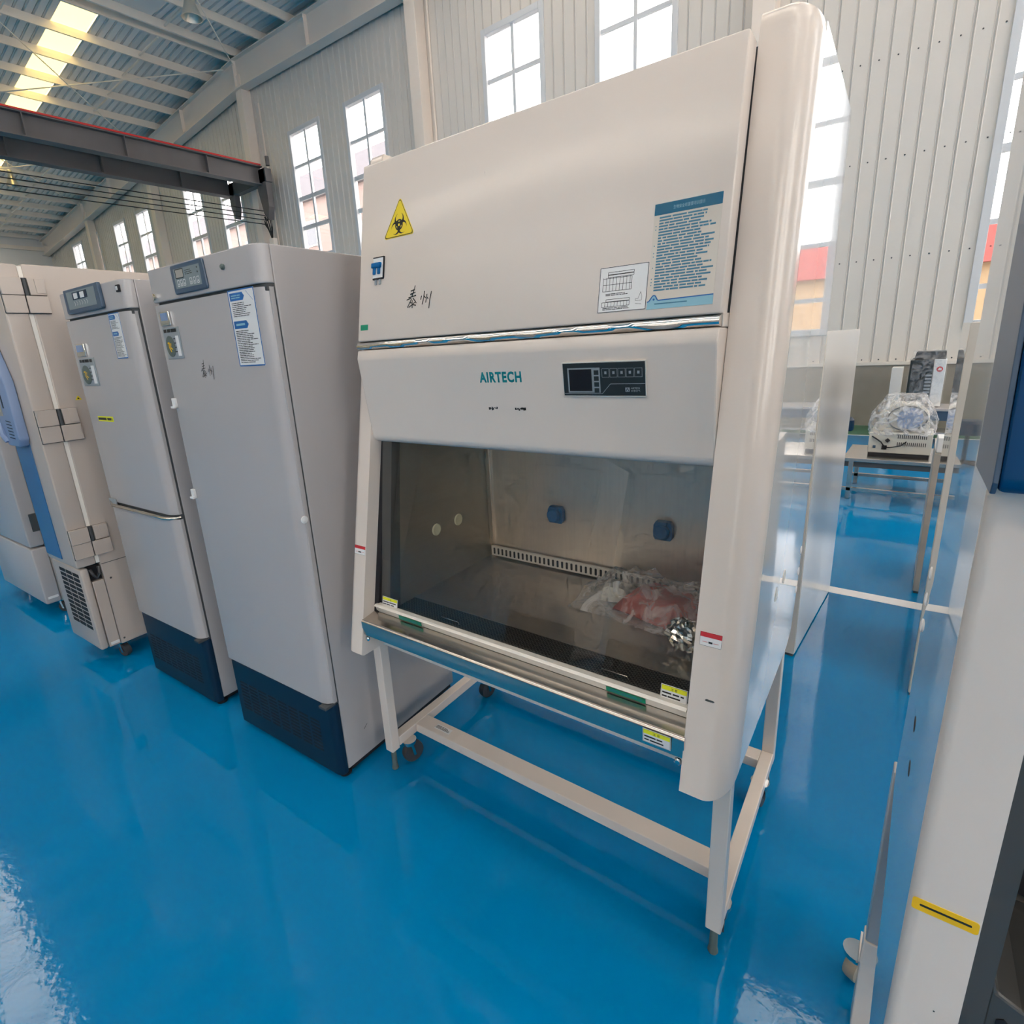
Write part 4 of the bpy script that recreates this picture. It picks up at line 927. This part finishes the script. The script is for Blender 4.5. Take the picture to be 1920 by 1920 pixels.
for zt, zb in ((2.064, 1.904), (1.442, 1.279), (0.815, 0.652)):
    zm = (zt+zb)/2
    h = part('side_hinge', B(F1R, F1R+0.018, YS-0.105, YS-0.020, zm+0.002, zt), M_tan, t1, bev=0.002, label='square four-leaf hinge')
    part('hinge_leaf', B(F1R, F1R+0.020, YS-0.016, YS+0.070, zb, zm-0.001), M_tan, h, bev=0.002)
    part('hinge_gap', B(F1R-0.001, F1R+0.003, YS-0.107, YS+0.072, zb-0.003, zt+0.001), M_gask, h, smooth=False)
    part('hinge_leaf', B(F1R, F1R+0.014, YS-0.105, YS-0.020, zb, zm), M_tan, h, bev=0.002)
    part('hinge_leaf', B(F1R, F1R+0.015, YS+0.004, YS+0.070, zm+0.003, zt), M_tan, h, bev=0.002)
    part('hinge_cap', B(F1R+0.014, F1R+0.019, YS+0.030, YS+0.068, zm+0.012, zt-0.003), M_tan, h, bev=0.001)
    part('hinge_pin', MB().cyl((F1R+0.008, YS-0.008, zb+0.002), (F1R+0.008, YS-0.008, zt-0.002), 0.009), M_gask, h)
f1 = FR((F1L, YF1, 0), (1, 0, 0), (0, 0, 1)); u = lambda x: x-F1L
e = MB(); f1.rect(e, u(-2.350), 0.63, u(-2.125), 1.36, 0, 0.004); part('blue_stripe', e, M_bluedoor, t1, bev=0.001, label='blue panel on the freezer door')
e = MB(); f1.plate(e, [(u(-2.345), 1.34), (u(-2.285), 1.262), (u(-2.13), 1.262), (u(-2.095), 1.30), (u(-2.09), 1.58), (u(-2.12), 1.66), (u(-2.18), 1.78), (u(-2.345), 1.80)], 0.0, 0.045)
md = part('handle_module', e, M_lilac, t1, bev=0.010, seg=3, label='lilac blue handle and display module')
e = MB(); f1.rect(e, u(-2.325), 1.42, u(-2.235), 1.545, 0.045, 0.047); part('display', e, M_taupe, md)
e = MB(); f1.rect(e, u(-2.205), 1.46, u(-2.188), 1.54, 0.045, 0.0465); part('slot', e, M_navy, md)
for k in range(6):
    e = MB(); f1.stroke(e, [(u(-2.225), 1.395-0.017*k), (u(-2.145), 1.390-0.017*k)], 0.005, 0.0458); part('speaker_slot', e, M_navy, md, smooth=False)
part('handle_grip', MB().tube([f1(u(-2.32), 1.38, 0.045), f1(u(-2.29), 1.32, 0.055), f1(u(-2.275), 1.285, 0.046)], 0.014, 8), M_lilac, md)
e = MB(); f1.rect(e, u(-2.22), 1.835, u(-2.10), 1.865, 0.0, 0.001); part('door_badge', e, M_bluep, t1, smooth=False)
e = MB(); fg = FR((F1L, YF1+0.01, 0), (1, 0, 0), (0, 0, 1))
for r0 in range(12):
    for q in range(3):
        fg.rect(e, u(-2.262)+0.095*q, 0.225+r0*0.0285, u(-2.262)+0.095*q+0.083, 0.245+r0*0.0285, -0.004, 0.0012)
part('front_grille', e, M_slot, t1, smooth=False, kind='stuff', label='dark slotted ventilation grille')
sF = FR((F1R, YS, 0), (0, 1, 0), (0, 0, 1))
e = MB(); sF.plate(e, [(0.078, 1.478), (0.108, 1.478), (0.093, 1.500)], 0, 0.0007); part('warning_triangle', e, M_yellow, t1, smooth=False, label='tiny yellow warning triangle')
e = MB(); sF.plate(e, [(0.088, 1.482), (0.098, 1.482), (0.093, 1.492)], 0.0007, 0.001); part('triangle_mark', e, M_ink, t1, smooth=False)
e = MB(); sF.rect(e, -0.050, 0.118, -0.006, 0.134, 0.0, 0.003); part('paper_tag', e, M_paper, t1, smooth=False)
for y_, z_ in ((0.03, 0.50), (0.02, 0.13)): part('screw', MB().lathe([(0.006, 0), (0.004, 0.003)], (F1R, YS+y_, z_), (1, 0, 0), 8), M_gask, t1)
part('panel_seam', B(F1R-0.001, F1R+0.0008, YS+0.002, 0.6, 0.5905, 0.594), M_gask, t1)
for x_ in (F1L+0.06, F1R-0.06):
    for y_ in (-0.15, 0.50): caster(t1, x_, y_, 0.102, 0.036, 1.3)

# ---- leftmost freezer, cut by the picture edge
F0R, F0L = -3.010, -3.900
t0 = thing('deep_freezer', 'pale grey freezer cut off at the left picture edge', 'freezer', ((F0L+F0R)/2, 0.2, 0), FYAW)
part('body', B(F0L, F0R, -0.116, 0.65, 0.10, 1.95), M_tan, t0, bev=0.006)
part('door', B(F0L, F0R, -0.205, -0.122, 0.515, 1.94), M_fr, t0, bev=0.014, seg=3)
part('compressor_front', B(F0L, F0R, -0.205, -0.117, 0.105, 0.505), M_fr, t0, bev=0.014, seg=3)
part('door_latch', B(F0R-0.002, F0R+0.008, -0.165, -0.118, 0.62, 0.74), M_gask, t0, bev=0.002, label='dark grey latch plate')
part('door_gasket', B(F0L+0.01, F0R-0.008, -0.1215, -0.1155, 0.52, 1.93), M_slot, t0)
e = MB(); sF0 = FR((F0R, -0.2, 0), (0, 1, 0), (0, 0, 1)); sF0.rect(e, 0.012, 0.142, 0.070, 0.158, 0, 0.003); part('paper_tag', e, M_paper, t0, smooth=False)
for x_ in (F0L+0.08, F0R-0.08):
    for y_ in (-0.10, 0.55): caster(t0, x_, y_, 0.102, 0.036, 0.9)

# ================================================================== RIGHT SIDE
# second cabinet, close to the camera at the right
mc = thing('safety_cabinet', 'cream cabinet at the right edge with a dark blue upper hood', 'safety cabinet', (2.0, -0.2, 0))
MX, MYF = 1.575, -0.457
part('side_panel', MB().prism([(MYF+0.012, 0.285), (-0.29, 0.462), (-0.207, 0.545), (-0.135, 0.636), (0.022, 0.740), (0.003, 0.95), (0.0, 1.10), (-0.075, 1.20), (-0.075, 1.45), (-0.10, 1.62), (-0.10, 2.2), (-0.36, 2.2), (-0.42, 1.75), (MYF+0.012, 1.45)], 'x', MX, MX+0.025), M_side, mc, smooth=False)
part('front_pillar', MB().prism(arc(MX+0.013, MYF+0.013, 0.013, 0.013, 180, 270, 6)+[(MX+0.068, MYF), (MX+0.068, MYF+0.05), (MX+0.0005, MYF+0.05)], 'z', 0.285, 1.50), M_white, mc, angle=30)
part('recess_side', B(MX+0.0685, MX+0.092, MYF+0.012, -0.20, 0.33, 1.46), M_greydark, mc)
part('recess_back', B(MX+0.092, 2.4, -0.24, -0.22, 0.80, 1.46), M_slot, mc)
gl = part('lower_grille', MB().prism([(MX+0.093, 0.40), (2.4, 0.40), (2.4, 0.80), (MX+0.125, 0.80), (MX+0.102, 0.81), (MX+0.093, 0.84)], 'y', -0.43, -0.25), M_greydark, mc, bev=0.004)
e = MB()
for k in range(16): e.prism([(MX+0.105+0.028*k, 0.700), (MX+0.1115+0.028*k, 0.694), (MX+0.118+0.028*k, 0.700), (MX+0.118+0.028*k, 0.770), (MX+0.1115+0.028*k, 0.776), (MX+0.105+0.028*k, 0.770)], 'y', -0.4312, -0.4295)
part('grille_slots', e, M_slot, gl, smooth=False, kind='stuff')
part('upper_hood', MB().prism([(-0.503, 1.472), (-0.495, 1.460), (-0.36, 1.460), (-0.30, 2.15), (-0.42, 2.15)], 'x', MX+0.002, 2.4), M_deepblue, mc, bev=0.005, label='dark blue front hood')
part('hood_edge', MB().prism([(-0.499, 1.470), (-0.492, 1.458), (-0.36, 1.458), (-0.32, 2.15), (-0.415, 2.15)], 'x', MX-0.003, MX+0.0015), M_bezel, mc, bev=0.001)
part('cabinet_body', B(MX+0.026, 2.4, -0.28, -0.105, 1.47, 2.19), M_white, mc)
part('cabinet_body', B(MX+0.093, 2.4, -0.21, -0.08, 0.75, 1.46), M_white, mc)
part('base_pan', B(MX+0.026, 2.4, -0.24, 0.02, 0.72, 0.745), M_steel, mc)
mF = FR((MX, MYF, 0), (1, 0, 0), (0, 0, 1))
e = MB(); mF.plate(e, rrect(0.003, 0.9115, 0.0665, 0.9295, 0.0035), 0, 0.0007); ys_ = part('yellow_tape', e, M_yellow3, mc, smooth=False, label='yellow sticker with a black line')
e = MB(); mF.plate(e, rrect(0.0105, 0.9195, 0.060, 0.9225, 0.0012), 0.0007, 0.001); part('black_line', e, M_ink, ys_, smooth=False)
e = MB(); mF.plate(e, arc(0.044, 0.764, 0.001, 0.001, 0, 330, 11), 0, 0.0005); part('speck', e, M_ink, mc, smooth=False)
for y_, z_ in ((-0.171, 0.988), (-0.206, 0.928)):
    part('panel_hole', MB().lathe([(0.013, -0.002), (0.013, 0.0003), (0.006, 0.0004)], (MX, y_, z_), (-1, 0, 0), 20), M_slot, mc)
for y_, z_ in ((-0.015, 1.194), (-0.008, 1.142), (-0.010, 1.091)):
    part('hole_plug', MB().lathe([(0.012, 0.0), (0.012, 0.0015), (0.007, 0.003)], (MX, y_, z_), (-1, 0, 0), 16), M_paper, mc)
part('hole_plug', MB().lathe([(0.014, 0.0), (0.014, 0.001), (0.008, 0.002)], (MX, -0.430, 1.527), (-1, 0, 0), 16), M_paper, mc)
part('stand_leg', B(1.570, 1.615, 0.030, 0.075, 0.0, 0.272), M_white, mc, bev=0.003)
part('stand_leg', B(1.573, 1.612, 0.033, 0.072, 0.272, 0.735), M_fr, mc, bev=0.003)
part('stand_leg', B(2.33, 2.375, 0.030, 0.075, 0.0, 0.735), M_white, mc, bev=0.003)
part('stand_rail', B(1.615, 2.33, 0.035, 0.070, 0.02, 0.06), M_white, mc)
part('stand_rail', B(1.612, 2.33, 0.035, 0.070, 0.68, 0.735), M_white, mc)
caster(mc, 1.568, 0.150, 0.098, 0.040, 0.5, M_wheelbeige)
part('caster_arm', B(1.572, 1.600, 0.0755, 0.185, 0.098, 0.125), M_white, mc)

# tall boxes along the aisle behind
def tallbox_r(name, label, xr, y0, wd, dp, h, yaw, front, side, sgn):
    # right (sgn>0) or left visible corner at (xr, y0)
    t = thing(name, label, 'cabinet', (xr, y0, 0), 0); t.rotation_euler = (0, 0, yaw+ROT)
    x0, x1 = (xr-wd, xr) if sgn > 0 else (xr, xr+wd)
    part('carcass', B(x0, x1, y0+0.02, y0+dp, 0.012, h), side, t, smooth=False)
    part('front', B(x0, x1, y0, y0+0.0195, 0.014, h-0.001), front, t, bev=0.003)
    part('base_edge', B(x0+0.005, x1-0.005, y0+0.004, y0+dp-0.01, 0.0, 0.012), M_gask, t)
    return t
tallbox_r('tall_cabinet', 'tall glossy white cabinet standing behind the safety cabinet in the aisle', 1.212, 1.684, 0.8, 0.93, 1.608, -0.075, M_beige, M_satin, 1)
tallbox_r('tall_cabinet', 'tall cream cabinet edge behind the cream cabinet at the right', 1.682, 1.604, 0.8, 0.7, 1.611, -0.03, M_beige, M_side, -1)
lb = tallbox_r('low_cabinet', 'low taupe cabinet at the end of the aisle', 1.705, 2.83, 0.7, 0.55, 0.888, -0.037, M_taupe, M_taupe, -1)
wbx = solid('white_block', B(1.712, 1.76, 2.84, 2.99, 0.888, 0.975), M_paper, 'small white block on top of the low taupe cabinet', 'box', (1.73, 2.9, 0.888), bev=0.004)

# low steel bench with wrapped instrument
tb = thing('steel_bench', 'low stainless steel bench at the end of the aisle', 'bench', (1.4, 5.3, 0), WYAW)
part('bench_top', B(0.95, 2.20, 5.0, 5.75, 0.375, 0.412), M_steel, tb, bev=0.004)
for x_ in (1.02, 2.13):
    for y_ in (5.03, 5.70): part('leg', B(x_-0.02, x_+0.02, y_-0.02, y_+0.02, 0.0, 0.375), M_steel, tb, bev=0.003)
part('stretcher', B(0.96, 2.19, 5.01, 5.05, 0.085, 0.115), M_steel, tb)
part('stretcher', B(0.96, 2.19, 5.68, 5.72, 0.085, 0.115), M_steel, tb)
part('apron', B(0.96, 2.19, 5.015, 5.035, 0.325, 0.375), M_gask, tb)
im = thing('wrapped_instrument', 'cream laboratory instrument wrapped in clear stretch film on the bench', 'instrument', (1.37, 5.45, 0.412), WYAW)
part('case', B(1.125, 1.61, 5.20, 5.62, 0.440, 0.632), M_inst, im, bev=0.006)
part('plinth', B(1.13, 1.60, 5.205, 5.60, 0.412, 0.440), M_slot, im)
part('upper_case', MB().prism([(1.17, 0.632), (1.58, 0.632), (1.56, 0.80), (1.46, 0.90), (1.27, 0.90), (1.18, 0.80)], 'y', 5.30, 5.56), M_inst, im, bev=0.02)
part('drum', MB().lathe([(0.10, 0), (0.10, 0.02), (0.06, 0.03)], (1.42, 5.30, 0.765), (0, -1, 0), 24), M_lilac, im)
part('drum_ring', MB().tube([(1.40+0.15*math.cos(a*PI/12), 5.285, 0.765+0.115*math.sin(a*PI/12)) for a in range(24)]+[(1.55, 5.285, 0.765)], 0.006, 6), M_gask, im)
iF = FR((1.125, 5.20, 0.44), (1, 0, 0), (0, 0, 1))
e = MB()
for r0 in range(2):
    for k in range(15): iF.rect(e, 0.225+0.015*k, 0.075+0.07*r0, 0.231+0.015*k, 0.110+0.07*r0, 0, 0.0015)
part('vent_slots', e, M_slot, im, smooth=False, kind='stuff')
part('mains_inlet', B(1.235, 1.275, 5.19, 5.20, 0.475, 0.515), M_slot, im, bev=0.002)
part('fuse_holder', B(1.165, 1.187, 5.192, 5.20, 0.485, 0.510), M_bezel, im)
part('mains_lead', MB().tube([(1.255, 5.185, 0.495), (1.30, 5.17, 0.50), (1.38, 5.18, 0.52), (1.42, 5.19, 0.56)], 0.005, 6), M_slot, im)
part('mains_lead', MB().tube([(1.255, 5.185, 0.505), (1.225, 5.175, 0.55), (1.19, 5.18, 0.575), (1.15, 5.185, 0.60)], 0.006, 6), M_slot, im)
part('lead_plug', MB().cyl((1.265, 5.185, 0.555), (1.285, 5.185, 0.575), 0.016), M_slot, im)
# stretch film: faceted irregular wrap
def wrap(cx, cy, z0, pr, seed, jit):
    r_ = random.Random(seed); rings = []
    for (hx, hy, z) in pr:
        ring = []
        for j in range(28):
            a = 2*PI*j/28; c_, s_ = math.cos(a), math.sin(a); k = 1/max(abs(c_), abs(s_)); k = k**0.8
            ring.append((cx+hx*c_*k*(1+r_.uniform(-jit, jit)), cy+hy*s_*k*(1+r_.uniform(-jit, jit)), z0+z+(r_.uniform(-jit, jit)*0.2 if z > 0.01 else 0)))
        rings.append(ring)
    return MB().loft(rings)
part('stretch_film', wrap(1.365, 5.41, 0.414, [(0.258, 0.225, 0.20), (0.262, 0.232, 0.22), (0.268, 0.225, 0.27), (0.262, 0.22, 0.33), (0.252, 0.215, 0.38), (0.215, 0.19, 0.45), (0.175, 0.16, 0.51), (0.155, 0.14, 0.555), (0.14, 0.13, 0.565)], 31, 0.035), M_film, im, smooth=False, label='crinkled clear stretch film')
# far bench by the wall with a wrapped black unit
fb = thing('work_bench', 'dark-legged grey bench against the concrete wall base', 'bench', (1.9, 8.6, 0), WYAW)
part('bench_top', B(1.15, 3.2, 8.30, 8.92, 0.470, 0.505), M_fr, fb, bev=0.004)
part('apron', B(1.20, 3.15, 8.33, 8.36, 0.34, 0.468), M_bezel, fb)
for x_ in (1.22, 3.1):
    for y_ in (8.36, 8.86): part('leg', B(x_-0.03, x_+0.03, y_-0.03, y_+0.03, 0.0, 0.47), M_bezel, fb)
part('lower_shelf', B(1.26, 3.06, 8.38, 8.84, 0.14, 0.17), M_fr, fb)
bu = thing('wrapped_black_unit', 'black and white equipment case wrapped in clear film against the wall', 'equipment', (1.47, 8.6, 0.505), WYAW)
part('case', B(1.275, 1.535, 8.46, 8.80, 0.505, 1.14), M_dark, bu, bev=0.008)
part('white_side', B(1.537, 1.665, 8.47, 8.79, 0.515, 1.145), M_paper, bu, bev=0.006)
part('top_unit', MB().prism([(1.31, 1.146), (1.655, 1.146), (1.650, 1.25), (1.33, 1.25)], 'y', 8.50, 8.76), M_gask, bu, bev=0.01)
e = MB()
for k in range(9): e.box(1.46, 1.53, 8.456, 8.4595, 0.56+0.045*k, 0.585+0.045*k)
part('vent_fins', e, M_line2, bu, kind='stuff')
bF = FR((1.535, 8.468, 0.5), (1, 0, 0), (0, 0, 1))
e = MB(); bF.plate(e, arc(0.068, 0.515, 0.035, 0.035, 0, 345, 23), 0, 0.002); rb = part('round_badge', e, M_reds, bu, smooth=False, label='round red badge')
e = MB(); bF.plate(e, [(0.045, 0.50), (0.09, 0.50), (0.085, 0.53), (0.06, 0.535)], 0.002, 0.004); part('badge_mark', e, M_paper, rb, smooth=False)
part('stretch_film', wrap(1.47, 8.63, 0.507, [(0.212, 0.195, 0.0), (0.21, 0.19, 0.2), (0.212, 0.19, 0.45), (0.208, 0.19, 0.64), (0.185, 0.16, 0.69), (0.178, 0.15, 0.76), (0.17, 0.14, 0.765)], 33, 0.012), M_film2, bu, smooth=False, label='clear stretch film')
part('carton_pillar', B(0, 0, 0, 0, 0, 0) if False else B(1.03, 1.17, 9.45, 9.75, 0.0, 0.985), M_paper, thing('white_carton', 'narrow white carton standing against the concrete wall base', 'box', (1.1, 9.6, 0), WYAW), bev=0.006)
st = thing('swivel_stool', 'dark stool by the far end of the aisle', 'stool', (0.70, 7.0, 0), WYAW)
part('seat', MB().lathe([(0.02, 0.36), (0.13, 0.37), (0.14, 0.40), (0.135, 0.50), (0.11, 0.53), (0.01, 0.535)], (0.70, 7.0, 0), (0, 0, 1), 24), M_navy, st)
part('post', MB().cyl((0.70, 7.0, 0.04), (0.70, 7.0, 0.38), 0.022), M_slot, st)
for k in range(5):
    a = 2*PI*k/5; part('base_arm', MB().tube([(0.70, 7.0, 0.05), (0.70+0.22*math.cos(a), 7.0+0.22*math.sin(a), 0.02)], 0.02, 6), M_slot, st)
